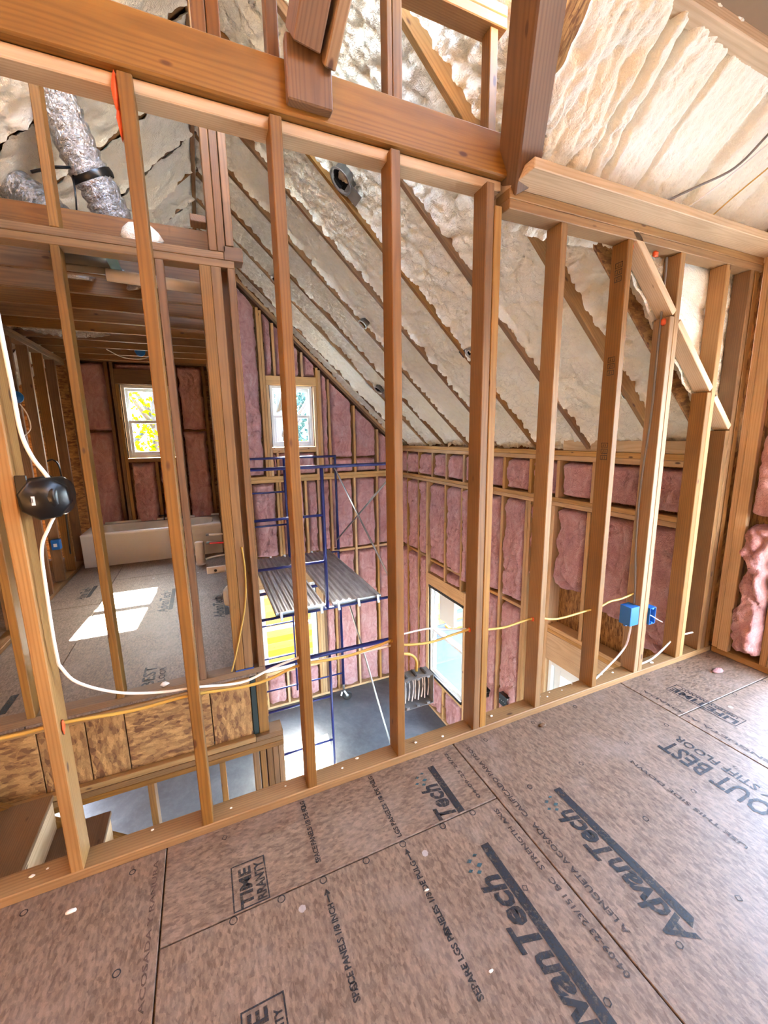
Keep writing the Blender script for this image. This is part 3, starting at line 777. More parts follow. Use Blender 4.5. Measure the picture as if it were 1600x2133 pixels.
batt('insulation_batt', wr, (XE - 0.01, 1.40, 0), (0, -1, 0), (-1, 0, 0), 0.18, 0.045, 0.94, 902, bulge=0.085, depth=0.1, ragged=0.03, wrinkle=2.2)
bd('sheathing', wr, (XE + 0.142, XE + 0.155), (1.16, 1.66), (-0.3, 3.0), 'osb', 0)
bd('sheathing', wr, (XE + 0.142, XE + 0.155), (-2.7, -0.2), (-0.3, 1.0), 'osb', 0)
bd('sheathing', wr, (XE + 0.142, XE + 0.155), (-2.7, -0.2), (1.0, 3.0), 'osb', 0)
bd('sheathing', wr, (XE + 0.142, XE + 0.155), (-2.7, 1.16), (2.3, 3.0), 'osb', 0)
d2 = empty('door_2', (XE + 0.07, 1.15, 0), 'pale blue-white jamb of the doorway at the edge of the loft', 'door frame', 'structure')
bd('jamb', d2, (XE - 0.01, XE + 0.12), (1.118, 1.158), (0.005, 2.04), 'white'); bd('jamb', d2, (XE - 0.01, XE + 0.12), (-0.20, -0.16), (0.005, 2.04), 'white')
bd('threshold', d2, (XE - 0.01, XE + 0.12), (-0.158, 1.116), (0.041, 0.06), 'white')

wb = empty('wall_back', (0.3, -2.65, 0), 'loft wall behind the viewer with one window opening', 'wall', 'structure')
for x in np.arange(-2.5, 3.2, 0.81): bd('stud', wb, (x, x + 0.04), (-2.7, -2.6), (0, 3.0), 'pine')
for a, b, c, d in ((-2.5, 0.3, ZG, -0.31), (0.3, 2.9, -0.5, -0.31), (2.9, XE + 0.14, ZG, -0.31), (-2.5, XE + 0.14, -0.3, 0.9), (-2.5, XE + 0.14, 2.1, 3.5), (-2.5, 2.1, 0.9, 2.1), (2.9, XE + 0.14, 0.9, 2.1)):
    bd('sheathing_panel', wb, (a, b), (-2.72, -2.702), (c, d), 'osb', 0)
wl = empty('wall_left', (-2.55, 0.2, 0), 'loft partition of studs and board at the far left', 'wall', 'structure')
bd('board', wl, (-2.56, -2.545), (-2.7, 2.6), (-0.3, 3.4), 'osb', 0); bd('board', wl, (-2.56, -2.545), (-2.7, 6.5), (ZG, -0.301), 'osb', 0); bd('board', wl, (-2.56, -2.545), (2.601, 6.5), (-0.3, 2.2), 'osb', 0)

# ---------------------------------------------------------------- bathroom walls
YB0, YB1 = 2.57, 2.66
ba = empty('wall_bathroom', (-0.6, 2.61, 0), 'bathroom stud wall with double top plate across the stairwell', 'stud wall', 'structure')
bd('sole_plate', ba, (-2.2, 0.252), (YB0, YB1), (0.0005, 0.038), 'fir')
for x, m in ((-1.40, 'fir'), (-0.985, 'fir'), (-0.572, 'fir'), (-0.135, 'red')):
    stud(ba, (x, x + 0.038), (YB0, YB1), (0.038, 2.41), m)
stud(ba, (0.072, 0.128), (YB0, YB1), (0.046, 2.41), 'fir', 'post'); stud(ba, (0.129, 0.181), (YB0, YB1), (0.046, 2.41), 'fir', 'post')
stud(ba, (0.214, 0.252), (YB0, YB1), (0.038, 2.41), 'amber', 'post')
bd('post_backing', ba, (0.182, 0.214), (2.63, 2.66), (0.038, 2.41), 'red', 0)
bd('gasket', ba, (0.072, 0.185), (YB0 - 0.001, YB1), (0.038, 0.046), 'blue_tape', 0)
bd('top_plate', ba, (-2.2, 0.252), (YB0, YB1), (2.41, 2.448), 'fir'); bd('top_plate', ba, (-2.2, 0.20), (YB0, YB1), (2.449, 2.487), 'fir')
bd('plate_end', ba, (0.201, 0.30), (YB0, YB1), (2.449, 2.52), 'red')
for x in (-0.56, -1.0, -1.45): stud(ba, (x, x + 0.038), (YB0, YB1), (2.488, zL(x) - 0.01), 'fir', 'gable_stud')
for x in (0.13, 0.172, 0.216): stud(ba, (x, x + 0.04), (YB0 - (0.004 if x == 0.216 else 0), YB1), (2.488 if x < 0.2 else 2.521, zM(x + 0.04) - 0.01 if x > XR else zL(x) - 0.01), 'red' if x < 0.2 else 'amber', 'gable_stud')
bd('notched_block', ba, (0.05, 0.128), (YB0 + 0.01, YB1), (2.62, 2.655), 'red')
# rim below the bathroom floor, facing the stairwell
rim_x = [-2.2, -1.45, -0.962, -0.742, -0.552, -0.090, 0.150]
for i in range(6): bd('rim_panel', ba, (rim_x[i] + 0.003, rim_x[i + 1] - 0.003), (YB0 + 0.004, YB0 + 0.03), (-0.435, -0.052), 'osb', 0.002)
bd('rim_backing', ba, (-2.2, 0.16), (YB0 + 0.031, YB0 + 0.045), (-0.43, -0.055), 'red', 0)
bd('ledger_strip', ba, (-2.2, 0.15), (YB0 - 0.012, YB0 + 0.03), (-0.051, -0.0195), 'pine')
bd('ledger_strip', ba, (-2.2, 0.16), (YB0 - 0.03, YB0 + 0.03), (-0.472, -0.436), 'pine')
bd('steel_post', ba, (0.152, 0.186), (YB0, YB0 + 0.03), (-0.44, -0.02), 'green')
bd('post_end', ba, (0.187, 0.25), (YB0 - 0.002, YB1), (-0.44, -0.02), 'fir')
bd('plate_step', ba, (0.16, 0.335), (YB0 - 0.03, YB1), (-0.475, -0.441), 'fir')
bd('lower_plate', ba, (-2.2, 0.335), (YB0 - 0.03, YB1 - 0.02), (-0.512, -0.4755), 'fir'); bd('lower_plate', ba, (-2.2, 0.335), (YB0 - 0.03, YB1 - 0.02), (-0.55, -0.513), 'amber')
for x, m in ((-0.48, 'amber'), (-0.075, 'amber'), (0.135, 'amber'), (0.178, 'amber'), (0.222, 'red'), (0.26, 'red'), (0.298, 'amber'), (-0.9, 'fir')):
    stud(ba, (x, x + 0.036), (YB0 - 0.025, YB1 - 0.025), (ZG + 0.04, -0.551), m, 'lower_stud')
bd('lower_sole_plate', ba, (-2.2, 0.335), (YB0 - 0.025, YB1 - 0.025), (ZG + 0.001, ZG + 0.039), 'fir')

br = empty('wall_bathroom_right', (0.2, 4.5, 0), 'plumbing side stud wall at the foot of the bathtub', 'stud wall', 'structure')
bd('sole_plate', br, (0.16, 0.25), (2.661, YG), (0.0005, 0.038), 'fir'); bd('top_plate', br, (0.16, 0.25), (2.661, YG), (2.41, 2.487), 'fir')
for k in range(9): stud(br, (0.16, 0.25), (2.95 + 0.4 * k, 2.988 + 0.4 * k), (0.038, 2.41), 'fir' if k % 2 else 'amber')
bd('wall_board', br, (0.252, 0.264), (2.67, YG), (-0.4, 2.5), 'osb', 0)

bl = empty('wall_bathroom_left', (-1.5, 4.5, 0), 'dark row of studs along the left of the bathroom', 'stud wall', 'structure')
bd('sole_plate', bl, (-1.54, -1.45), (2.661, YG), (0.0005, 0.038), 'fir')
bd('top_plate', bl, (-1.54, -1.45), (2.661, YG), (2.41, 2.448), 'fir'); bd('top_plate', bl, (-1.54, -1.45), (2.661, YG), (2.449, 2.487), 'fir')
for k in range(9): stud(bl, (-1.54, -1.45), (2.755 + 0.405 * k, 2.793 + 0.405 * k), (0.038, 2.41), ('fir', 'amber', 'red')[k % 3])
bd('wall_board', bl, (-2.0, -1.985), (2.66, YG), (0, 3.0), 'osb', 0)

# ceiling joists of the bathroom
bj = empty('ceiling_bathroom', (-0.6, 4.5, 2.5), 'row of dark timber joists over the bathroom', 'ceiling joists', 'structure')
for k in range(10):
    y = 2.80 + 0.39 * k
    bd('ceiling_joist', bj, (-1.62, 0.26), (y, y + 0.038), (2.488, 2.672), 'amber' if k % 3 else 'red')
for k, (x0, x1, y0) in enumerate(((-1.6, -1.0, 3.27), (-1.6, -1.05, 3.66), (-1.6, -1.15, 4.05), (-1.6, -1.2, 4.44))):
    foam('foam_pad', bj, (x0, y0 - 0.02, 2.60 + 0.0), (0, 0.34, 0), (x1 - x0, 0, 0.25), (0.2, 0, -1), 820 + k, res=0.018, lump=0.09, amp=0.03, climb=0.02, low=0.05)

# ---------------------------------------------------------------- gable wall
wg = empty('wall_gable', (1.5, YG + 0.07, ZG), 'pink insulated gable wall of studs behind the scaffold', 'wall', 'structure')
Y0, Y1 = YG, YG + 0.14
openings_g = [(0.985, 1.625, 1.355, 2.26), (0.62, 1.53, -2.30, -0.85), (-0.90, -0.31, 1.26, 2.21)]
def roof_z(x): return (zM(x) if x > XR else zL(x))
bk = sorted(set([-2.2, XR, XE + 0.15, -1.0, 2.3] + [v for o in openings_g for v in o[:2]]))
for a, b in zip(bk[:-1], bk[1:]):
    cuts = sorted([(o[2], o[3]) for o in openings_g if o[0] < (a + b) / 2 < o[1]])
    lo = ZG
    for (c0, c1) in cuts:
        prism('sheathing_panel', wg, a, b, lo, c0, lo, c0, Y1, Y1 + 0.014, 'osb'); lo = c1
    prism('sheathing_panel', wg, a, b, lo, roof_z(a) + 0.3, lo, roof_z(b) + 0.3, Y1, Y1 + 0.014, 'osb')
def gst(x, z0, z1, m='wallwood_lit', name='stud', w=0.038): return bd(name, wg, (x, x + w), (Y0, Y1), (z0, z1), m)
bd('sole_plate', wg, (-2.2, XE), (Y0, Y1), (ZG + 0.001, ZG + 0.04), 'wallpale_lit')
bd('mid_plate', wg, (0.27, XE), (Y0, Y1), (0.825, 0.872), 'wallpale_lit'); bd('mid_plate', wg, (0.27, XE), (Y0, Y1), (0.873, 0.92), 'wallpale_lit')
# sloping plates under the rafters
for k in (0, 1):
    beam('rake_plate', wg, (XR, YG + 0.07, zM(XR) - 0.03 - 0.05 * k), (XE, YG + 0.07, zM(XE) - 0.03 - 0.05 * k), 0.14, 0.036, 'red' if k else 'wallwood_lit', nM)
def rz(x): return zM(x) - 0.12
# upper tier
for x in (0.86, 0.90, 1.685, 1.722, 1.858, 2.27, 2.672): gst(x, 0.921, rz(x + 0.038), 'wallwood_lit' if x < 1.8 else 'wallwood_lit')
gst(0.94, 0.921, 2.26, 'wallpale_lit', 'jack_stud'); gst(1.645, 0.921, 2.26, 'wallpale_lit', 'jack_stud')
bd('window_header', wg, (0.94, 1.684), (Y0 - 0.002, Y1), (2.262, 2.392), 'wallpale_lit')
bd('window_sill_plate', wg, (0.979, 1.644), (Y0 - 0.004, Y1), (1.27, 1.309), 'wallpale_lit'); bd('window_sill_plate', wg, (0.979, 1.644), (Y0, Y1), (1.311, 1.35), 'wallpale_lit')
gst(1.06, 2.393, rz(1.1), 'wallwood_lit', 'cripple_stud'); gst(1.465, 2.393, rz(1.5), 'wallwood_lit', 'cripple_stud'); gst(1.03, 0.921, 1.268, 'wallwood_lit', 'cripple_stud')
sd = [0]
def gb(x0, x1, z0, z1, z1b=None, **k):
    sd[0] += 13
    return batt('insulation_batt', wg, (x0, YG, 0), (1, 0, 0), (0, -1, 0), x1 - x0, z0, z1, 1000 + sd[0], z1b, **k)
gb(0.28, 0.858, 0.925, rz(0.28), rz(0.858), bulge=0.05, wrinkle=1.6)
gb(0.941, 1.058, 2.395, rz(0.941), rz(1.058)); gb(1.10, 1.463, 2.395, rz(1.1), rz(1.463)); gb(1.505, 1.683, 2.395, rz(1.505), rz(1.683))
gb(1.762, 1.856, 0.925, rz(1.762), rz(1.856)); gb(1.898, 2.268, 1.16, rz(1.898), rz(2.268)); gb(1.898, 2.268, 0.925, 1.155)
gb(2.31, 2.67, 1.16, rz(2.31), rz(2.67)); gb(2.31, 2.67, 0.925, 1.155); gb(2.712, 3.09, 0.925, rz(2.712), rz(3.09))
gb(0.98, 1.03, 0.925, 1.268); gb(1.07, 1.643, 0.925, 1.268, bulge=0.02)
# middle tier
for x, m in ((0.60, 'wallwood_lit'), (0.992, 'wallpale_lit'), (1.035, 'wallwood_lit'), (1.43, 'wallpale_lit'), (1.635, 'wallwood_lit'), (1.84, 'wallwood_lit'), (2.25, 'wallpale_lit'), (2.65, 'wallwood_lit')):
    gst(x, -0.55, 0.824, m)
for a, b in ((0.28, 0.6), (0.64, 0.99), (1.88, 2.25), (2.29, 2.65), (2.69, 3.1)): bd('fire_block', wg, (a, b), (Y0 + 0.03, Y1), (-0.405, -0.367), 'wallpale_lit')
for a, b in ((0.28, 0.598), (0.64, 0.99), (1.075, 1.428), (1.47, 1.633), (1.675, 1.838), (1.88, 2.248), (2.29, 2.648), (2.69, 3.09)): gb(a, b, -0.362, 0.822, wrinkle=1.4)
# lower tier
bd('window_header', wg, (0.56, 1.60), (Y0 - 0.002, Y1), (-0.848, -0.61), 'wallpale_lit')
for x, m in ((0.56, 'wallpale_lit'), (1.535, 'wallwood_lit'), (1.575, 'wallpale_lit'), (1.615, 'wallwood_lit'), (1.655, 'red')): gst(x, ZG + 0.041, -0.85 if x < 1.6 else -0.552, m)
for x, m in ((1.85, 'wallwood_lit'), (2.25, 'wallpale_lit'), (2.65, 'wallwood_lit')): gst(x, ZG + 0.041, -0.552, m)
bd('window_sill_plate', wg, (0.60, 1.534), (Y0 - 0.004, Y1), (-2.345, -2.305), 'wallpale_lit')
for x in (0.62, 0.97, 1.30): gst(x, ZG + 0.041, -2.346, 'wallpale_lit', 'cripple_stud')
gb(0.66, 0.968, ZG + 0.05, -2.35); gb(1.01, 1.298, ZG + 0.05, -2.35); gb(1.34, 1.534, ZG + 0.05, -2.35)
for a, b in ((1.695, 1.848), (1.89, 2.248), (2.29, 2.648), (2.69, 3.09)): gb(a, b, ZG + 0.05, -0.41, wrinkle=1.2)
# bathroom part
for x, m in ((-1.045, 'red'), (-0.985, 'fir'), (-0.945, 'pine'), (-0.305, 'fir'), (-0.262, 'red'), (0.09, 'amber'), (-1.44, 'red')):
    gst(x, 0.001, 2.48 if x not in (-0.945, -0.305) else 2.21, m)
bd('window_header', wg, (-0.945, -0.267), (Y0 - 0.002, Y1), (2.212, 2.40), 'red')
bd('window_sill_plate', wg, (-0.906, -0.306), (Y0 - 0.004, Y1), (1.205, 1.255), 'fir'); gst(-0.60, 0.001, 1.204, 'fir', 'cripple_stud'); bd('bath_top_plate', wg, (-1.45, 0.25), (Y0, Y1), (2.481, 2.55), 'fir')
gb(-1.40, -1.047, 1.62, 2.478); gb(-1.40, -1.047, 0.05, 1.615); gb(-0.90, -0.602, 0.05, 1.202); gb(-0.56, -0.308, 0.05, 1.202)
gb(-0.222, 0.088, 1.62, 2.478); gb(-0.222, 0.088, 0.05, 1.615); gb(-0.944, -0.27, 2.402, 2.478)

# ---------------------------------------------------------------- eave wall
we = empty('wall_eave', (XE + 0.07, 4.0, ZG), 'low side wall of pink batts under the roof slope', 'wall', 'structure')
X0, X1 = XE, XE + 0.14
openings_e = [(4.46, 5.40, -2.34, -0.82), (1.90, 2.935, ZG, -0.81)]
bk = sorted(set([1.66, YG + 0.14, 3.6] + [v for o in openings_e for v in o[:2]]))
for a, b in zip(bk[:-1], bk[1:]):
    cuts = sorted([(o[2], o[3]) for o in openings_e if o[0] < (a + b) / 2 < o[1]]); lo = ZG
    for (c0, c1) in cuts:
        if c0 > lo + 0.01: bd('sheathing_panel', we, (X1, X1 + 0.014), (a, b), (lo, c0), 'osb', 0)
        lo = c1
    bd('sheathing_panel', we, (X1, X1 + 0.014), (a, b), (lo, 1.42), 'osb', 0)
bd('sheathing_panel', we, (X1, X1 + 0.014), (-2.7, -1.8), (ZG, -0.301), 'osb', 0); bd('sheathing_panel', we, (X1, X1 + 0.014), (-1.8, 1.2), (-0.8, -0.301), 'osb', 0); bd('sheathing_panel', we, (X1, X1 + 0.014), (1.2, 1.659), (ZG, -0.301), 'osb', 0)
def est(y, z0, z1, m='wallwood_lit', name='stud'): return bd(name, we, (X0, X1), (y, y + 0.038), (z0, z1), m)
bd('top_plate', we, (X0 - 0.002, X1), (1.60, YG - 0.002), (1.29, 1.335), 'wallwood_lit'); bd('top_plate', we, (X0, X1), (1.60, YG - 0.002), (1.243, 1.288), 'wallwood_lit')
bd('rafter_block', we, (X0 + 0.01, X1), (1.66, 2.9), (1.336, 1.43), 'pale')
bd('mid_plate', we, (X0, X1), (1.60, YG - 0.002), (0.803, 0.843), 'wallwood_lit'); bd('mid_plate', we, (X0, X1), (1.60, YG - 0.002), (0.845, 0.885), 'wallwood_lit')
bd('sole_plate', we, (X0, X1), (2.94, YG - 0.002), (ZG + 0.001, ZG + 0.04), 'wallpale_lit')
EY = [6.12, 5.72, 5.31, 4.92, 4.50, 4.11, 3.71, 3.30, 2.935, 2.54, 2.11, 1.70]
for y in EY: est(y - 0.019, 0.886, 1.242, 'wallwood_lit' if y > 4 else 'wallwood_lit')
ylow = [(6.12, 0), (5.74, 0), (4.11, 0), (3.72, 0), (3.33, 0), (3.29, 0)]
for y, _ in ylow: est(y - 0.019, ZG + 0.041, 0.802, 'wallwood_lit')
for y in (4.94, 4.53): est(y - 0.019, -0.63, 0.802, 'wallwood_lit')
for y in (5.425, 5.465, 4.42, 4.38): est(y - 0.019, ZG + 0.041, 0.802 if y in (5.465, 4.38) else -0.63, 'wallpale_lit')
bd('window_header', we, (X0 - 0.002, X1), (4.44, 5.445), (-0.818, -0.632), 'wallpale_lit')
bd('window_sill_plate', we, (X0 - 0.004, X1), (4.44, 5.405), (-2.385, -2.345), 'wallpale_lit'); est(4.94, ZG + 0.041, -2.386, 'wallpale_lit', 'cripple_stud')
for y in (2.97, 3.01): est(y - 0.019, ZG + 0.041, 0.802, 'wallpale_lit')
for y in (2.56, 2.51, 2.12, 2.07, 1.70): est(y - 0.019, -0.43, 0.802, 'wallwood_lit' if y > 2.3 else 'wallwood_lit')
bd('lintel_plate', we, (X0, X1), (1.62, 2.95), (-0.472, -0.431), 'wallwood_lit'); bd('lintel_plate', we, (X0, X1), (1.62, 2.95), (-0.51, -0.473), 'wallwood_lit')
bd('door_header', we, (X0 - 0.004, X1), (1.62, 2.95), (-0.808, -0.511), 'wallpale_lit')
es = [0]
def eb(y0, y1, z0, z1, **k):
    es[0] += 17
    return batt('insulation_batt', we, (XE, y0, 0), (0, 1, 0), (-1, 0, 0), y1 - y0, z0, z1, 3000 + es[0], **k)
ys = sorted(EY) + [6.40]
for a, b in zip(ys[:-1], ys[1:]): eb(a + 0.021, b - 0.021, 0.89, 1.24, wrinkle=1.5)
for a, b in ((5.76, 6.10), (6.14, 6.39), (5.485, 5.72)): eb(a, b, -0.38, 0.80, wrinkle=1.2); eb(a, b, ZG + 0.05, -0.42)
eb(4.96, 5.40, -0.40, 0.80, wrinkle=1.3); eb(4.55, 4.92, -0.42, 0.80, wrinkle=1.3); eb(4.40, 4.51, -0.5, 0.80)
eb(4.96, 5.40, -0.625, -0.47, bulge=0.02); eb(4.55, 4.92, -0.625, -0.47, bulge=0.02)
for a, b in ((4.13, 4.36), (3.74, 4.09), (3.35, 3.70)): eb(a, b, -0.38, 0.80, wrinkle=1.5); eb(a, b, ZG + 0.05, -0.44, wrinkle=1.3)
eb(4.965, 5.40, ZG + 0.05, -2.39); eb(4.45, 4.92, ZG + 0.05, -2.39)
eb(3.03, 3.27, -0.02, 0.80, wrinkle=1.4); eb(2.58, 2.95, -0.02, 0.80, wrinkle=1.6, ragged=0.025); eb(2.14, 2.49, -0.10, 0.80, wrinkle=1.6, ragged=0.02); eb(1.72, 2.05, -0.25, 0.80, wrinkle=1.6, ragged=0.02)
for a, b in ((5.48, 5.72), (5.76, 6.10), (3.35, 3.70), (3.74, 4.09), (4.55, 4.92), (4.96, 5.40)): bd('fire_block', we, (X0 + 0.03, X1), (a, b), (-0.44 if a < 5.4 else -0.415, -0.405 if a < 5.4 else -0.38), 'wallwood_lit')

# ---------------------------------------------------------------- windows
def window(name, label, org, rz_, w, h, sash=True):
    """double hung unit; local X width, Y outward, Z up"""
    t = empty(name, org, label, 'window', 'structure')
    R = Matrix.Rotation(rz_, 4, 'Z'); O = Vector(org)
    def pb(nm, par, x, y, z, mat, c=0.003):
        s = (x[1] - x[0], y[1] - y[0], z[1] - z[0]); ctr = R @ Vector([(a[0] + a[1]) / 2 for a in (x, y, z)]) + O
        return link(nm, box_mesh(s[0], s[1], s[2], c, mat), par, ctr, (0, 0, rz_))
    f = 0.04
    pb('flashing', t, (-0.012, 0.0), (0.015, 0.03), (0, h), 'black_tape', 0)
    pb('flashing', t, (w, w + 0.012), (0.015, 0.03), (0, h), 'black_tape', 0)
    pb('frame_side', t, (0, f), (0.03, 0.12), (0, h), 'white'); pb('frame_side', t, (w - f, w), (0.03, 0.12), (0, h), 'white')
    pb('frame_head', t, (f, w - f), (0.03, 0.12), (h - f, h), 'white'); pb('frame_sill', t, (f, w - f), (0.03, 0.12), (0, f), 'white')
    for nm, z0, z1, y in (('lower_sash', f, h / 2 + 0.02, 0.05), ('upper_sash', h / 2 - 0.02, h - f, 0.085)):
        s = pb(nm, t, (f, w - f), (y, y + 0.03), (z0, z0 + 0.04), 'white')
        pb('rail', s, (f, w - f), (y, y + 0.03), (z1 - 0.04, z1), 'white')
        pb('stile', s, (f, f + 0.035), (y, y + 0.03), (z0 + 0.04, z1 - 0.04), 'white'); pb('stile', s, (w - f - 0.035, w - f), (y, y + 0.03), (z0 + 0.04, z1 - 0.04), 'white')
        pb('pane', s, (f + 0.035, w - f - 0.035), (y + 0.013, y + 0.017), (z0 + 0.04, z1 - 0.04), 'glass', 0)
    return t
window('window_1', 'white double hung window high in the pink gable wall', (0.99, YG, 1.358), 0, 0.63, 0.90)
w2 = window('window_2', 'white double hung window low behind the scaffold', (0.625, YG, -2.298), 0, 0.90, 1.446)
window('window_3', 'white double hung window over the bathtub', (-0.895, YG, 1.262), 0, 0.58, 0.945)
w4 = window('window_4', 'tall white window with a dark sill strip in the eave wall', (XE, 5.395, -2.338), -math.pi / 2, 0.93, 1.516)
bd('sill_flashing', w4, (XE - 0.008, XE + 0.03), (4.46, 5.40), (-2.344, -2.30), 'black_tape', 0); bd('head_flashing', w4, (XE, XE + 0.03), (4.46, 5.40), (-0.86, -0.82), 'black_tape', 0)
# paper notice stuck on the pane
bd('paper_notice', w4, (XE + 0.075, XE + 0.077), (4.78, 5.18), (-1.33, -0.87), 'label', 0)
d1 = empty('door_1', (XE + 0.07, 2.4, ZG), 'white framed glass door below the timber header in the eave wall', 'door', 'structure')
bd('jamb', d1, (XE + 0.02, XE + 0.13), (2.885, 2.925), (ZG + 0.005, -0.82), 'white'); bd('jamb', d1, (XE + 0.02, XE + 0.13), (1.91, 1.95), (ZG + 0.005, -0.82), 'white')
bd('head', d1, (XE + 0.02, XE + 0.13), (1.951, 2.884), (-0.86, -0.82), 'white')
bd('stile', d1, (XE + 0.06, XE + 0.10), (2.80, 2.883), (ZG + 0.02, -0.865), 'white'); bd('stile', d1, (XE + 0.06, XE + 0.10), (1.952, 2.03), (ZG + 0.02, -0.865), 'white')
bd('rail', d1, (XE + 0.06, XE + 0.10), (2.031, 2.799), (-0.95, -0.865), 'white'); bd('rail', d1, (XE + 0.06, XE + 0.10), (2.031, 2.799), (ZG + 0.02, ZG + 0.25), 'white')
bd('pane', d1, (XE + 0.078, XE + 0.082), (2.031, 2.799), (ZG + 0.25, -0.95), 'glass', 0)

# ---------------------------------------------------------------- stairs
st = empty('stairs', (-0.9, 2.07, -0.42), 'brown wooden steps going down the stairwell under the sole plate', 'stairs', 'structure')
for k in range(-2, 9):
    nx = -0.92 + 0.247 * k; z = -0.42 - 0.212 * k
    bd('tread', st, (nx - 0.275, nx), (1.605, 2.535), (z - 0.026, z), 'red' if k % 2 else 'fir')
    bd('riser', st, (nx - 0.025, nx - 0.008), (1.61, 2.53), (z - 0.212 + 0.001, z - 0.0265), 'pale')
for y in (1.60, 2.537):
    beam('stringer', st, (-1.35, y + 0.0, -0.28), (1.0, y, -0.28 - 2.35 * 0.858), 0.002 if y < 2 else 0.03, 0.10, 'fir', (0, 0, 1))

# ================================================================= THINGS
# ---------------------------------------------------------------- rolling scaffold
sc = empty('rolling_scaffold', (1.11, 5.1, ZG), 'two tier blue steel scaffold on casters in the tall room', 'scaffold')
SX0, SXI, SX1 = 0.35, 1.085, 1.865
YN_, YF_ = 4.05, 6.14
rr = 0.0235
for tag_, y in (('near', YN_), ('far', YF_)):
    # upper frame
    up = tube('upper_frame', sc, [(SX0, y, -0.28), (SX0, y, 1.205), (SX1, y, 1.205), (SX1, y, -0.28)], rr, 'blue_steel', 10)
    tube('inner_leg', up, [(SXI, y, -0.30), (SXI, y, 1.19)], 0.019, 'blue_steel', 8)
    for z in (0.71, 0.215): tube('rung', up, [(SX0, y, z), (SXI, y, z)], 0.014, 'blue_steel', 8)
    lo = tube('lower_frame', sc, [(SX0, y, -2.66), (SX0, y, -0.31), (SX1, y, -0.31), (SX1, y, -2.66)], rr, 'blue_steel', 10)
    tube('cross_bar', lo, [(SX0, y, -0.83), (SX1, y, -0.83)], rr, 'blue_steel', 8)
    tube('inner_leg', lo, [(SXI, y, -2.55), (SXI, y, -0.83)], 0.015, 'blue_steel', 8)
    for z in (-1.35, -1.9, -2.45): tube('rung', lo, [(SX0, y, z), (SXI if z > -2.2 or y < 5 else SX1, y, z)], 0.013, 'blue_steel', 8)
    for x in (SX0, SX1):
        c = tube('caster_stem', sc, [(x, y, -2.78), (x, y, -2.60)], 0.018, 'steel', 8)
        dx = 0.05
        lathe('wheel', c, (x + dx, y - 0.02, ZG + 0.085), (0.25, 1, 0), [(0.0, -0.018), (0.05, -0.02), (0.055, -0.024), (0.082, -0.02), (0.085, 0.0), (0.082, 0.02), (0.055, 0.024), (0.05, 0.02), (0.0, 0.018)], 'rubber', 20)
        lathe('hub', c, (x + dx, y - 0.02, ZG + 0.085), (0.25, 1, 0), [(0.0, -0.028), (0.028, -0.026), (0.03, 0.026), (0.0, 0.028)], 'steel', 12)
        beam('fork', c, (x, y - 0.03, -2.77), (x + dx, y - 0.045, ZG + 0.085), 0.03, 0.008, 'white', (0.2, 1, 0)); beam('fork', c, (x, y + 0.0, -2.77), (x + dx, y + 0.012, ZG + 0.085), 0.03, 0.008, 'white', (0.2, 1, 0))
        beam('brake', c, (x - 0.03, y, -2.80), (x - 0.055, y - 0.02, -2.86), 0.03, 0.01, 'white')
for (z0, z1) in ((-0.12, 1.06), (-2.35, -0.50)):
    for x in (SX1 - 0.03, SX0 + 0.03):
        tube('cross_brace', sc, [(x, YN_, z0), (x, YF_, z1)], 0.0115, 'steel', 7); None if z0 < -1 else tube('cross_brace', sc, [(x + 0.012, YN_, z1), (x + 0.012, YF_, z0)], 0.0115, 'steel', 7)
def scaffold_plank(x0, x1, label):
    t = empty('scaffold_plank', ((x0 + x1) / 2, 5.1, -0.27), label, 'plank', group='corrugated planks on the scaffold')
    n = 8; V = []; prof = []
    for k in range(n * 4 + 1):
        u = k / (n * 4); ph = (k % 4); prof.append((x0 + (x1 - x0) * u, -0.272 - (0.014 if ph in (1, 2) else 0.0)))
    prof = [(x0, -0.31)] + prof + [(x1, -0.31)]
    for y in (4.065, 6.17):
        V += [(p[0], y, p[1]) for p in prof]
    m = len(prof); F = [(i, i + 1, m + i + 1, m + i) for i in range(m - 1)]
    mesh_obj('deck', t, V, F, 'plank_metal', False)
    for x in (x0 + 0.05, (x0 + x1) / 2, x1 - 0.05):
        for y in (4.045, 6.15): beam('hook', t, (x, y, -0.255), (x, y - 0.03, -0.34), 0.03, 0.012, 'steel', (0, 1, 0))
    bd('end_rail', t, (x0, x1), (4.068, 4.085), (-0.31, -0.271), 'steel', 0)
    return t
scaffold_plank(0.545, 1.065, 'corrugated grey steel plank at the ladder side of the scaffold')
scaffold_plank(1.155, 1.715, 'corrugated grey steel plank beside the crossed braces')

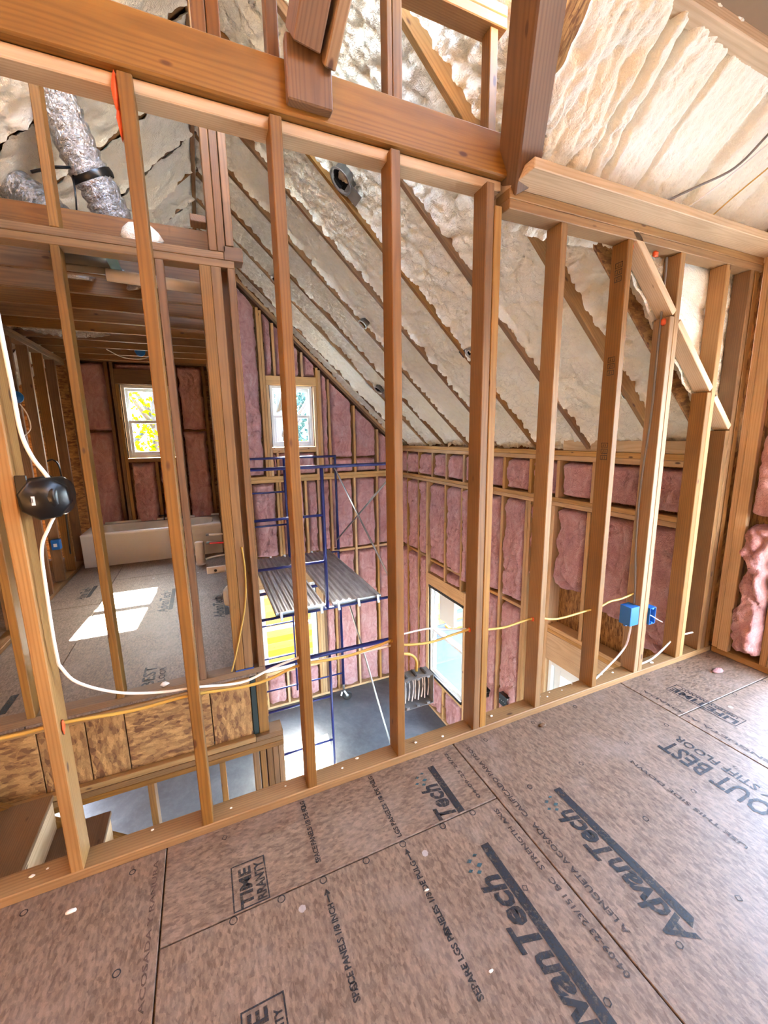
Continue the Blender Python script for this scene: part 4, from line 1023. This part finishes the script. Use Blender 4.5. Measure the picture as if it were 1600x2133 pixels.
# ---------------------------------------------------------------- bathtub
tb = empty('bathtub', (-0.6, 6.05, 0), 'white alcove bathtub below the bathroom window', 'bathtub')
def tub_mesh():
    x0, x1, y0, y1, h = -1.405, 0.145, 5.735, 6.385, 0.405
    bm = bmesh.new()
    def ring(ix0, ix1, iy0, iy1, z, r, n=6):
        P = []
        for cx, cy, a0 in ((ix1 - r, iy1 - r, 0), (ix0 + r, iy1 - r, 90), (ix0 + r, iy0 + r, 180), (ix1 - r, iy0 + r, 270)):
            for k in range(n + 1):
                a = math.radians(a0 + 90 * k / n); P.append(bm.verts.new((cx + r * math.cos(a), cy + r * math.sin(a), z)))
        return P
    rings = [ring(x0, x1, y0 + 0.02, y1, 0.0, 0.01), ring(x0, x1, y0 + 0.02, y1, 0.05, 0.01), ring(x0, x1, y0 + 0.012, y1, 0.06, 0.01), ring(x0, x1, y0 + 0.006, y1, h - 0.04, 0.012), ring(x0, x1, y0, y1, h - 0.03, 0.012), ring(x0, x1, y0, y1, h - 0.008, 0.012), ring(x0 + 0.008, x1 - 0.008, y0 + 0.008, y1 - 0.008, h, 0.012),
             ring(x0 + 0.08, x1 - 0.09, y0 + 0.075, y1 - 0.06, h - 0.002, 0.14), ring(x0 + 0.095, x1 - 0.10, y0 + 0.09, y1 - 0.075, h - 0.03, 0.14), ring(x0 + 0.2, x1 - 0.15, y0 + 0.13, y1 - 0.11, 0.12, 0.13), ring(x0 + 0.3, x1 - 0.2, y0 + 0.18, y1 - 0.16, 0.09, 0.1)]
    n = len(rings[0])
    for a, b in zip(rings[:-1], rings[1:]):
        for k in range(n): bm.faces.new((a[k], a[(k + 1) % n], b[(k + 1) % n], b[k]))
    bm.faces.new(list(reversed(rings[-1])))
    bmesh.ops.recalc_face_normals(bm, faces=bm.faces)
    V = [v.co[:] for v in bm.verts]; bm.verts.index_update(); F = [[v.index for v in f.verts] for f in bm.faces]; bm.free()
    return V, F
V, F = tub_mesh()
o = mesh_obj('basin', tb, V, F, 'enamel', True)
md = o.modifiers.new('e', 'EDGE_SPLIT'); md.split_angle = math.radians(50)
bd('flange', tb, (-1.405, 0.145), (6.386, 6.398), (0.35, 0.43), 'enamel', 0.002)
lathe('drain', tb, (-0.05, 6.06, 0.1), (0, 0, 1), [(0.0, 0.002), (0.03, 0.002), (0.033, -0.004)], 'dark_steel', 16)
sp = beam('faucet_template', tb, (-0.62, 6.33, 0.47), (-0.50, 6.30, 0.475), 0.02, 0.012, 'black'); beam('template_post', tb, (-0.56, 6.34, 0.40), (-0.56, 6.34, 0.47), 0.03, 0.012, 'dark_steel')

# plumbing stubs
t = empty('drain_stub', (-0.13, 5.30, 0), 'white capped pipe stub standing on the bathroom floor', 'pipe')
lathe('pipe', t, (-0.13, 5.30, 0.001), (0, 0, 1), [(0.052, 0.0), (0.052, 0.27), (0.047, 0.28), (0.0, 0.283)], 'pvc', 20); lathe('collar', t, (-0.13, 5.30, 0.001), (0, 0, 1), [(0.056, 0.0), (0.056, 0.02), (0.052, 0.021)], 'pvc', 20)
t = empty('red_water_stub', (0.1, 4.55, 0.42), 'red water pipe stub poking out of the plumbing wall', 'pipe')
tube('pipe', t, [(0.17, 4.52, 0.42), (-0.03, 4.57, 0.425)], 0.011, 'red_pipe'); lathe('cap', t, (-0.03, 4.57, 0.425), (-1, 0.2, 0), [(0.013, -0.02), (0.013, 0.01), (0.0, 0.012)], 'black', 10)
t = empty('white_water_stub', (0.1, 4.95, 0.42), 'white water pipe stub above the red one', 'pipe')
tube('pipe', t, [(0.17, 4.98, 0.415), (-0.03, 5.0, 0.42)], 0.011, 'pvc'); lathe('cap', t, (-0.03, 5.0, 0.42), (-1, 0.2, 0), [(0.013, -0.02), (0.013, 0.01), (0.0, 0.012)], 'dark_steel', 10)
t = empty('vanity_drain_stub', (0.1, 4.35, 0.2), 'white waste outlet with a flat flange low on the plumbing wall', 'pipe')
bd('flange', t, (-0.06, 0.161), (4.30, 4.34), (0.17, 0.235), 'pvc'); lathe('knob', t, (0.02, 4.298, 0.2), (0, -1, 0), [(0.014, 0), (0.012, 0.01), (0.0, 0.012)], 'dark_steel', 10)
prop(tube('floor_pipe', None, [(-0.07, 5.30, 0.06), (0.05, 5.25, 0.09), (0.17, 5.2, 0.11)], 0.012, 'pvc'), 'thin white pipe from the capped stub to the wall', 'pipe')

# ---------------------------------------------------------------- ducts over the bathroom
def flex(name, label, pts, r, rib=0.006, strap=None):
    t = empty(name, pts[0], label, 'duct')
    P = [Vector(p) for p in pts]; Q = []
    for i in range(len(P) - 1):
        p0 = P[max(i - 1, 0)]; p1 = P[i]; p2 = P[i + 1]; p3 = P[min(i + 2, len(P) - 1)]
        n = max(6, int((p2 - p1).length / 0.018))
        for k in range(n):
            u = k / n; Q.append(0.5 * ((2 * p1) + (-p0 + p2) * u + (2 * p0 - 5 * p1 + 4 * p2 - p3) * u * u + (-p0 + 3 * p1 - 3 * p2 + p3) * u ** 3))
    Q.append(P[-1])
    rs = random.Random(len(pts)); R = [r + rib * math.sin(i * 1.9) + rs.uniform(-rib, rib) * 0.8 for i in range(len(Q))]
    tube('sleeve', t, Q, R, 'foil', 22)
    return t
f1 = flex('flexible_duct', 'silver foil flexible duct with a black strap coming down from the roof', [(-0.62, 3.1, 3.55), (-0.50, 3.22, 3.15), (-0.42, 3.30, 2.98), (-0.33, 3.42, 2.72), (-0.27, 3.5, 2.55)], 0.105)
lathe('strap', f1, (-0.455, 3.265, 3.06), (0.09, 0.08, -0.19), [(0.112, -0.025), (0.118, 0.0), (0.112, 0.025)], 'black', 24)
tube('strap_tail', f1, [(-0.55, 3.2, 3.06), (-0.62, 3.15, 3.02), (-0.72, 3.1, 2.95)], 0.008, 'black'); tube('strap_tail', f1, [(-0.545, 3.2, 3.05), (-0.55, 3.22, 2.9), (-0.57, 3.25, 2.75)], 0.005, 'black')
flex('flexible_duct', 'crumpled silver duct bent behind the gable stud', [(-0.95, 3.6, 3.1), (-0.80, 3.55, 2.98), (-0.68, 3.5, 2.85), (-0.66, 3.52, 2.70), (-0.66, 3.55, 2.56)], 0.10)
flex('flexible_duct', 'foil duct lying between joists above the left studs', [(-1.6, 5.16, 2.64), (-1.3, 5.15, 2.60), (-1.02, 5.15, 2.58), (-0.75, 5.16, 2.62)], 0.085)
f4 = flex('flexible_duct', 'foil duct tied up between joists near the bathroom door post', [(-0.45, 4.98, 2.62), (-0.1, 4.97, 2.61), (0.15, 4.97, 2.61)], 0.065)
lathe('strap', f4, (-0.05, 4.97, 2.61), (1, 0, 0), [(0.07, -0.015), (0.074, 0.0), (0.07, 0.015)], 'black', 20)
flex('flexible_duct', 'vertical foil duct glinting behind the dark bathroom studs', [(-1.68, 4.9, 0.4), (-1.68, 4.9, 1.4), (-1.68, 4.92, 2.4)], 0.075)
t = empty('duct_boot', (-0.5, 3.0, 2.55), 'sheet metal register boot taped between the joists', 'duct')
bd('box', t, (-0.68, -0.36), (2.86, 3.16), (2.53, 2.66), 'dark_steel', 0.004); bd('flange', t, (-0.70, -0.34), (2.845, 2.858), (2.51, 2.54), 'steel', 0.001); bd('flange', t, (-0.70, -0.34), (3.162, 3.175), (2.49, 2.53), 'steel', 0.001)
bd('tape', t, (-0.40, -0.345), (2.84, 3.18), (2.505, 2.511), 'tube_teal', 0); bd('liner', t, (-0.66, -0.40), (2.88, 3.15), (2.524, 2.529), 'black', 0)
prop(tube('vent_pipe', None, [(-0.42, 3.04, 2.452), (-0.1, 3.05, 2.445), (0.155, 3.06, 2.44)], 0.034, 'pvc', 14), 'white plastic pipe slung across the bathroom joists', 'pipe')

# ---------------------------------------------------------------- recessed light cans
def can(label, x, y, r=0.075, plate=True):
    p = Vector((x, y, zM(x))) + nM * 0.0
    t = empty('recessed_light', p, label, 'light fitting', group='recessed light housings in the roof')
    lathe('housing', t, p - nM * 0.05, nM, [(r * 0.96, -0.05), (r, -0.05), (r, 0.045), (r + 0.010, 0.047), (r + 0.010, 0.05), (r - 0.006, 0.05), (r - 0.008, -0.045), (0.0, -0.047)], 'steel', 26)
    lathe('trim_plug', t, p - nM * 0.05, nM, [(0.0, -0.03), (r * 0.6, -0.03), (r * 0.93, 0.03), (r * 0.95, 0.03)], 'black', 20)
    if plate:
        d = Vector((1, 0, -SL)).normalized(); a = p - nM * 0.012 + d * (r * 0.6); beam('mounting_plate', t, a, a + d * 0.12, 0.13, 0.003, 'steel', nM, 0)
        a = p - nM * 0.02 + Vector((0, 0.09, 0)); beam('hanger_bar', t, a - d * 0.05, a + d * 0.02, 0.10, 0.02, 'black', nM, 0)
    return t
can('large silver recessed light can high on the foam slope under the header', 1.065, 3.12, 0.085)
can('small dark ring of a recessed light at a rafter in the middle of the slope', 1.70, 4.40, 0.05, False)
can('recessed light can near the foot of the slope beside the gable', 2.30, 5.42, 0.065)
can('recessed light can half hidden behind the doubled stud', 2.22, 3.15, 0.05)
can('recessed light can high beside the gable rake', 0.98, 5.42, 0.06)

# ---------------------------------------------------------------- electrical
YM = 1.55
def cable(name, label, pts, r, mat, n=6, cat='cable'):
    return prop(tube(name, None, pts, r, mat, 7, n), label, cat)
cable('electrical_cable', 'yellow cable threaded through the studs from the stairwell to the tall stud', [(-1.2, YM, 0.60), (-0.66, YM, 0.575), (-0.5, YM, 0.578), (-0.3, YM, 0.562), (-0.12, YM, 0.568), (0.06, YM, 0.55), (0.165, YM, 0.556), (0.29, YM, 0.585), (0.5, YM, 0.575), (0.70, YM, 0.60)], 0.006, 'cable_y')
cable('electrical_cable', 'yellow cable crossing in front of the tall window', [(0.70, YM, 0.60), (0.76, YM, 0.565), (0.9, YM, 0.545), (1.02, YM, 0.555), (1.13, YM, 0.565)], 0.006, 'cable_y')
cable('electrical_cable', 'yellow cable strung between the right-hand studs', [(1.19, YM, 0.545), (1.33, YM, 0.528), (1.53, YM, 0.538), (1.70, YM, 0.50), (1.94, YM, 0.505), (2.0, YM, 0.50), (2.1, YM, 0.525), (2.2, YM, 0.525), (2.31, YM, 0.54)], 0.006, 'cable_y')
cable('electrical_cable', 'white cable drooping from the leftmost stud to the next one', [(-0.478, 1.52, 0.80), (-0.44, 1.53, 0.72), (-0.33, 1.54, 0.645), (-0.2, YM, 0.605), (-0.10, YM, 0.595), (0.06, YM, 0.57), (0.18, YM, 0.60), (0.29, YM, 0.62)], 0.005, 'cable_w')
cable('electrical_cable', 'white cable strung level in front of the scaffold', [(0.29, 1.57, 0.60), (0.38, 1.57, 0.573), (0.55, 1.57, 0.565), (0.71, 1.57, 0.565)], 0.006, 'cable_w')
cable('electrical_cable', 'thin white cable strung behind the yellow one at the tall window', [(0.735, 1.58, 0.60), (0.9, 1.58, 0.60), (1.0, 1.58, 0.575), (1.13, 1.58, 0.55)], 0.004, 'cable_w')
cable('electrical_cable', 'white cable stapled down the leftmost stud into the black box', [(-0.478, 1.515, 2.40), (-0.476, 1.515, 1.9), (-0.472, 1.515, 1.66), (-0.470, 1.515, 1.53), (-0.455, 1.515, 1.46), (-0.43, 1.51, 1.41), (-0.412, 1.50, 1.375)], 0.0058, 'cable_w')
cable('electrical_cable', 'white cable leaving the black box and running down the leftmost stud', [(-0.415, 1.50, 1.29), (-0.44, 1.505, 1.245), (-0.468, 1.512, 1.18), (-0.474, 1.512, 1.05), (-0.477, 1.512, 0.9), (-0.478, 1.52, 0.80)], 0.005, 'cable_w')
cable('electrical_cable', 'grey cable stapled down the stud above the blue boxes', [(2.308, YM, 2.39), (2.309, YM, 2.2), (2.306, YM, 1.95), (2.306, YM, 1.6), (2.306, YM + 0.02, 1.2), (2.307, YM + 0.015, 0.85), (2.307, YM - 0.005, 0.6), (2.306, YM - 0.01, 0.47)], 0.0055, 'cable_g')
cable('electrical_cable', 'white cable dropping from the blue box to the sole plate', [(2.306, YM - 0.005, 0.345), (2.306, YM, 0.28), (2.30, YM + 0.01, 0.20), (2.22, YM, 0.15), (2.10, YM, 0.08), (2.0, YM - 0.01, 0.045)], 0.006, 'cable_w')
cable('electrical_cable', 'white cable rising from the sole plate to the next stud', [(2.43, 1.545, 0.045), (2.53, 1.545, 0.052), (2.62, 1.545, 0.085), (2.75, 1.545, 0.155)], 0.006, 'cable_w')
cable('electrical_cable', 'short straight white cable between the last two studs', [(2.79, 1.545, 0.165), (2.88, 1.545, 0.155), (2.98, 1.545, 0.148)], 0.006, 'cable_w')
cable('electrical_cable', 'grey cable sagging from the cap board up to the roof beam', [(2.06, 1.50, 2.525), (2.10, 1.47, 2.56), (2.24, 1.40, 2.626), (2.377, 1.32, 2.693), (2.41, 1.22, 2.778), (2.45, 1.10, 2.90)], 0.0055, 'cable_g')
cable('electrical_cable', 'white cable sagging above the right end of the cap board', [(2.25, 1.50, 2.525), (2.284, 1.472, 2.565), (2.379, 1.357, 2.662), (2.456, 1.239, 2.762), (2.52, 1.10, 2.88)], 0.0035, 'cable_w')
cable('electrical_cable', 'yellow cable running up beside the right wall', [(2.46, 1.50, 2.525), (2.486, 1.469, 2.567), (2.532, 1.372, 2.649), (2.582, 1.289, 2.72), (2.65, 1.16, 2.83)], 0.0035, 'cable_y')
cable('electrical_cable', 'thin white wire looping under the bathroom joists', [(-0.85, 5.5, 2.47), (-0.72, 5.5, 2.40), (-0.60, 5.5, 2.385), (-0.48, 5.5, 2.40), (-0.40, 5.5, 2.47)], 0.005, 'cable_w')
cable('electrical_cable', 'tan cable hanging in the corner of the bathroom door post', [(0.17, 2.565, 0.85), (0.178, 2.56, 0.7), (0.165, 2.56, 0.5), (0.12, 2.56, 0.3), (0.07, 2.56, 0.12), (0.05, 2.57, 0.05)], 0.005, 'cable_y')
cable('electrical_cable', 'short white wire looping below the blue round box', [(-1.44, 4.73, 1.83), (-1.40, 4.73, 1.74), (-1.395, 4.74, 1.62), (-1.46, 4.77, 1.55)], 0.005, 'cable_w')
cable('electrical_cable', 'black cable looping at the dark bathroom studs', [(-1.46, 5.25, 1.30), (-1.40, 5.25, 1.31), (-1.36, 5.25, 1.2), (-1.37, 5.25, 0.8), (-1.40, 5.3, 0.3)], 0.008, 'black')

# black octagonal box nailed on the leftmost stud
t = empty('junction_box', (-0.43, 1.53, 1.34), 'black round plastic box with a barcode label on the leftmost stud', 'electrical box')
ax = Vector((0.25, -1.0, 0.0)).normalized()
lathe('back', t, (-0.435, 1.50, 1.335), ax, [(0.0, 0.028), (0.056, 0.026), (0.064, 0.016), (0.064, -0.03), (0.067, -0.032), (0.067, -0.04), (0.0, -0.04)], 'black', 8)
lathe('cover_ring', t, (-0.408, 1.53, 1.338), Vector((1, -0.25, 0)), [(0.05, -0.03), (0.057, -0.02), (0.058, 0.01), (0.05, 0.02), (0.0, 0.022)], 'black', 20)
beam('nail_flange', t, (-0.499, 1.50, 1.36), (-0.47, 1.50, 1.36), 0.09, 0.006, 'black', (0, 1, 0))
lb = bd('label', t, (-0.472, -0.450), (1.4665, 1.468), (1.32, 1.346), 'label', 0)
for k in range(5): link('barcode', box_mesh(0.0013, 0.0006, 0.014, 0, 'black'), lb, (-0.467 + 0.003 * k, 1.4664 - 0.0006 * k, 1.334), (0, 0, 0.0))

def device_box(label, x0, x1, y0, y1, z0, z1, openy=True, mat='bluebox', gang=1, cat='electrical box', grp=None):
    t = empty('outlet_box', ((x0 + x1) / 2, (y0 + y1) / 2, z0), label, cat)
    th = 0.003
    bd('side', t, (x0, x0 + th), (y0, y1), (z0, z1), mat, 0); bd('side', t, (x1 - th, x1), (y0, y1), (z0, z1), mat, 0)
    bd('top', t, (x0 + th, x1 - th), (y0, y1), (z1 - th, z1), mat, 0); bd('bottom', t, (x0 + th, x1 - th), (y0, y1), (z0, z0 + th), mat, 0)
    bd('back', t, (x0 + th, x1 - th), (y1 - th, y1), (z0 + th, z1 - th), mat, 0)
    for k in range(gang):
        cx = x0 + (k + 0.5) * (x1 - x0) / gang
        bd('screw_ear', t, (cx - 0.008, cx + 0.008), (y0, y0 + 0.012), (z1 - th - 0.009, z1 - th), mat, 0.001); bd('screw_ear', t, (cx - 0.008, cx + 0.008), (y0, y0 + 0.012), (z0 + th, z0 + th + 0.009), mat, 0.001)
    return t
b1 = device_box('blue outlet box turned away from the loft on the stud', 2.235, 2.308, 1.505, 1.575, 0.36, 0.475)
bd('face', b1, (2.238, 2.305), (1.5045, 1.508), (0.362, 0.473), 'bluebox', 0.001); bd('bracket', b1, (2.232, 2.311), (1.53, 1.545), (0.352, 0.359), 'bluebox', 0)
b2 = device_box('blue outlet box open to the loft with a white wire tail', 2.3895, 2.444, 1.492, 1.565, 0.345, 0.45)
tube('wire_tail', b2, [(2.41, 1.55, 0.39), (2.42, 1.51, 0.395), (2.44, 1.47, 0.375), (2.455, 1.455, 0.365)], 0.003, 'cable_w', 6, 4)
bd('clamp', b2, (2.40, 2.425), (1.51, 1.55), (0.355, 0.40), 'label', 0.004)
b3 = device_box('grey three gang box full of white wire ends on the tall stud', 0.744, 0.905, 1.525, 1.60, 0.245, 0.395, mat='greybox', gang=3)
for k in range(8):
    x = 0.765 + 0.017 * k; tube('wire_end', b3, [(x + 0.02, 1.585, 0.385), (x + 0.012 + 0.004 * (k % 3), 1.565, 0.33), (x, 1.545, 0.27 + 0.01 * (k % 2))], 0.003, 'cable_w', 5, 3)
for k in range(3): bd('knockout', b3, (0.765 + 0.05 * k, 0.775 + 0.05 * k), (1.54, 1.59), (0.395, 0.405), 'dark_steel', 0.001)
prop(tube('electrical_cable', None, [(0.74, 1.56, 0.52), (0.80, 1.565, 0.50), (0.835, 1.57, 0.46), (0.84, 1.575, 0.40)], 0.007, 'cable_y', 7, 5), 'yellow cable bending down into the grey box', 'cable')
t = empty('round_box', (-1.42, 4.74, 1.88), 'blue round ceiling box nailed to a bathroom stud', 'electrical box')
lathe('body', t, (-1.46, 4.75, 1.89), (0.3, -1, 0), [(0.0, 0.03), (0.045, 0.028), (0.05, 0.02), (0.05, -0.03), (0.0, -0.03)], 'bluebox', 18)
t = empty('joist_box', (-0.57, 5.86, 2.53), 'blue round box under the bathroom joists above the window', 'electrical box')
lathe('body', t, (-0.57, 5.88, 2.535), (0.2, -1, -0.3), [(0.0, 0.03), (0.05, 0.028), (0.055, 0.02), (0.055, -0.03), (0.0, -0.03)], 'bluebox', 18)
b5 = device_box('small blue box low on the dark bathroom studs', -1.50, -1.43, 5.113, 5.1845, 0.40, 0.50)
bd('sticker', b5, (-1.48, -1.45), (5.107, 5.1085), (0.43, 0.465), 'label', 0); bd('cover', b5, (-1.497, -1.433), (5.109, 5.113), (0.403, 0.497), 'bluebox', 0)
# fittings on the eave wall
t = empty('round_fan_box', (XE - 0.05, 3.93, -1.6), 'black gear-edged round box on the eave wall', 'electrical box')
pr = []
V = []; F = []
for yy in (0, 1):
    for k in range(32):
        a = 2 * math.pi * k / 32; r_ = 0.12 if (k // 2) % 2 else 0.10
        V.append((XE - 0.10 + 0.10 * yy, 3.93 + r_ * math.cos(a), -1.75 + r_ * math.sin(a)))
F = [(k, (k + 1) % 32, 32 + (k + 1) % 32, 32 + k) for k in range(32)] + [tuple(range(31, -1, -1)), tuple(range(32, 64))]
mesh_obj('gear_box', t, V, F, 'black', False)
cable('electrical_cable', 'white cable loop above the black round box', [(XE - 0.1, 3.93, -1.64), (XE - 0.12, 3.86, -1.45), (XE - 0.12, 3.80, -1.25), (XE - 0.1, 3.86, -1.18), (XE - 0.1, 3.93, -1.3), (XE - 0.09, 3.97, -1.5)], 0.008, 'cable_w')
t = device_box('black metal box of wires low in the eave wall batts', XE - 0.06, XE, 3.44, 3.58, -1.72, -1.58, mat='black')
for k in range(4): tube('wire_end', t, [(XE - 0.02, 3.46 + 0.03 * k, -1.6), (XE - 0.062, 3.47 + 0.03 * k, -1.66)], 0.004, 'cable_w', 5)

# white foam crumbs on the plates
cr = [(-0.66, 1.55), (-0.62, 1.56), (-0.30, 1.57), (-0.02, 1.545), (0.2, 1.56), (0.45, 1.55), (0.53, 1.575), (0.82, 1.55), (0.96, 1.53), (1.27, 1.55), (1.62, 1.57), (1.66, 1.55), (1.70, 1.575), (1.78, 1.56), (1.88, 1.58), (2.06, 1.56), (2.12, 1.575), (2.2, 1.56), (2.52, 1.53), (2.6, 1.57)]
rs = random.Random(4)
bay_x = [-0.52, -0.105, 0.305, 0.723, 1.16, 1.542, 1.969, 2.369, 2.771, 3.0]
ordn = ['first', 'second', 'third', 'fourth', 'fifth', 'sixth', 'seventh', 'eighth', 'ninth', 'tenth']
seen_bay = {}
for i, (x, y) in enumerate(cr):
    sz = rs.uniform(0.003, 0.006) * (1.7 if i in (0, 9, 18) else 1)
    o = blob('foam_crumb', None, (x, y, 0.038 + sz * 0.5), (1.4, 1, 0.6), sz, 'crumb', i + 20)
    b = sum(1 for v in bay_x if v < x); seen_bay[b] = seen_bay.get(b, 0) + 1
    where = 'left of the first stud' if b == 0 else 'between the %s and %s studs' % (ordn[b - 1], ordn[b])
    prop(o, '%s foam crumb from left on sole plate %s' % (ordn[seen_bay[b] - 1], where), 'debris', group='foam crumbs on the near sole plate')
for i, (x, y, s, l) in enumerate(((0.62, 0.72, 0.004, 'white crumb beside a printed ring on the subfloor'), (-0.52, 1.40, 0.008, 'pale crumb on the subfloor below the leftmost stud'), (1.5, 1.42, 0.011, 'dark wood chip on the subfloor near the sole plate'), (2.86, 1.33, 0.022, 'scrap of pink fibre on the floor below the torn batt'), (0.56, 0.98, 0.004, 'white speck beside the printed spacing line'))):
    o = blob('floor_debris', None, (x, y, s * 0.4), (2.0, 1.0, 0.45), s, 'red' if 'wood' in l else ('pink' if 'pink' in l else 'crumb'), i + 60); prop(o, l, 'debris')
o = blob('plaster_lump', None, (-0.33, 2.60, 0.05), (1.6, 1, 0.8), 0.016, 'crumb', 90); prop(o, 'white plaster lump on the bathroom sole plate', 'debris')
o = blob('foam_lump', None, (-0.20, 2.72, 2.56), (1.3, 0.6, 0.9), 0.075, 'foam', 91); prop(o, 'cream foam lump stuck on the bathroom top plate', 'foam lump')
tp = blob('crumpled_paper', None, (0.12, 3.75, 0.12), (0.7, 0.7, 1.2), 0.09, 'label', 93); prop(tp, 'crumpled white sheet against the plumbing wall', 'paper')

# ================================================================= OUTSIDE
gr = prop(bd('ground', None, (-40, 40), (-30, 60), (-3.45, -3.25), 'gravel', 0), 'pale gravel ground around the house', 'ground', 'structure')
fc = empty('board_fence', (1.5, 8.3, -3.25), 'yellow horizontal board fence outside the low window', 'fence')
for k in range(14): bd('fence_board', fc, (-3.0, 5.2), (8.3, 8.33), (-3.20 + 0.145 * k, -3.06 + 0.145 * k), 'yellow_wood')
for x in (-2.5, -0.1, 2.3, 4.7): bd('fence_post', fc, (x, x + 0.09), (8.332, 8.42), (-3.25, -1.4), 'yellow_wood')
wp = empty('wrapped_pallet', (9.1, 9.9, -3.25), 'pallet wrapped in white sheeting outside the tall window', 'pallet')
bd('bundle', wp, (8.4, 9.8), (9.5, 10.5), (-3.1, -2.2), 'wrap', 0.03); bd('pallet', wp, (8.3, 9.9), (9.4, 10.6), (-3.25, -3.11), 'yellow_wood')
for i, (x, y, L, a, m) in enumerate(((4.9, 8.9, 3.0, 0.15, 'longest'), (5.0, 8.5, 2.4, 0.05, 'middle'), (5.2, 8.15, 2.0, -0.1, 'shortest'))):
    o = beam('loose_board', None, (x, y, -3.223), (x + L * math.cos(a), y + L * math.sin(a), -3.223), 0.22, 0.05, 'yellow_wood'); prop(o, '%s loose yellow board on the gravel outside the tall window' % m, 'board', group='loose boards on the gravel')
nh = empty('shade_shed', (8.5, 10.9, -3.25), 'pale sheeted shed wall added to shade the gravel outside the tall window', 'shed')  # added to cast shade over the gravel by the tall window
bd('wall', nh, (5.4, 13.0), (10.8, 11.0), (-3.25, 0.2), 'wrap', 0.01); bd('side', nh, (5.4, 5.6), (11.01, 14.0), (-3.25, 0.2), 'wrap', 0.01)
for k in range(3): bd('roof_board', nh, (5.2, 13.2), (10.6 + 1.17 * k, 11.76 + 1.17 * k), (0.21 + 0.02 * (k % 2), 0.25 + 0.02 * (k % 2)), 'yellow_wood')
def tree(label, x, y, h, mat, nleaf, crown_r, seed, z_lo, z_hi, fork=True, big=1.0):
    t = empty('tree', (x, y, -3.25), label, 'tree', group='trees behind the house')
    rs = random.Random(seed)
    tr = tube('trunk', t, [(x, y, -3.25), (x + 0.05, y, -1), (x + 0.02, y, 1.0), (x + 0.12, y, h)], [0.17, 0.14, 0.12, 0.05], 'bark', 9, 0)
    tips = []
    for k in range(7):
        z0 = rs.uniform(0.2, h * 0.8) if not fork or k else 1.25
        a = rs.uniform(0, 6.28) if k else 0.1
        L = rs.uniform(0.8, 1.8); p0 = Vector((x + 0.03, y, z0)); p1 = p0 + Vector((math.cos(a) * L * 0.5, math.sin(a) * L * 0.5, L * 0.6)); p2 = p1 + Vector((math.cos(a) * L * 0.4, math.sin(a) * L * 0.4, L * 0.7))
        tube('branch', tr, [p0, p1, p2], [0.06, 0.04, 0.015], 'bark', 6); tips += [p1, p2]
    V = []; F = []
    for k in range(nleaf):
        c = Vector((x + max(-1.3, min(1.3, rs.gauss(0, 0.8))) * crown_r, y + max(-1.2, min(1.2, rs.gauss(0.1, 0.7))) * crown_r, rs.uniform(z_lo, z_hi)))
        s = rs.uniform(0.045, 0.09) * big; a = Vector((rs.uniform(-1, 1), rs.uniform(-1, 1), rs.uniform(-1, 1))).normalized(); b = a.cross(Vector((rs.uniform(-1, 1), rs.uniform(-1, 1), rs.uniform(-1, 1)))).normalized()
        i = len(V); V += [tuple(c - a * s), tuple(c + b * s * 0.5), tuple(c + a * s), tuple(c - b * s * 0.5)]; F.append((i, i + 1, i + 2, i + 3))
    prop(mesh_obj('foliage', t, V, F, mat, False), kind='stuff')
    return t
tree('yellow leaved tree with a forked trunk seen through the bathroom window', -0.90, 10.4, 4.2, 'leaf_y', 2600, 1.1, 3, -0.6, 3.2)
tree('slim yellow tree right of the forked one', 2.0, 12.0, 3.6, 'leaf_y', 1500, 0.9, 5, -1.2, 1.4)
tree('bluish green tree behind the yellow ones', -2.2, 14.5, 4.6, 'leaf_b', 2400, 1.6, 8, -0.5, 4.2, False)
tree('bluish green tree behind the gable window', 3.0, 16.4, 4.6, 'leaf_b', 7000, 1.5, 9, -0.8, 4.4, False, 1.7)
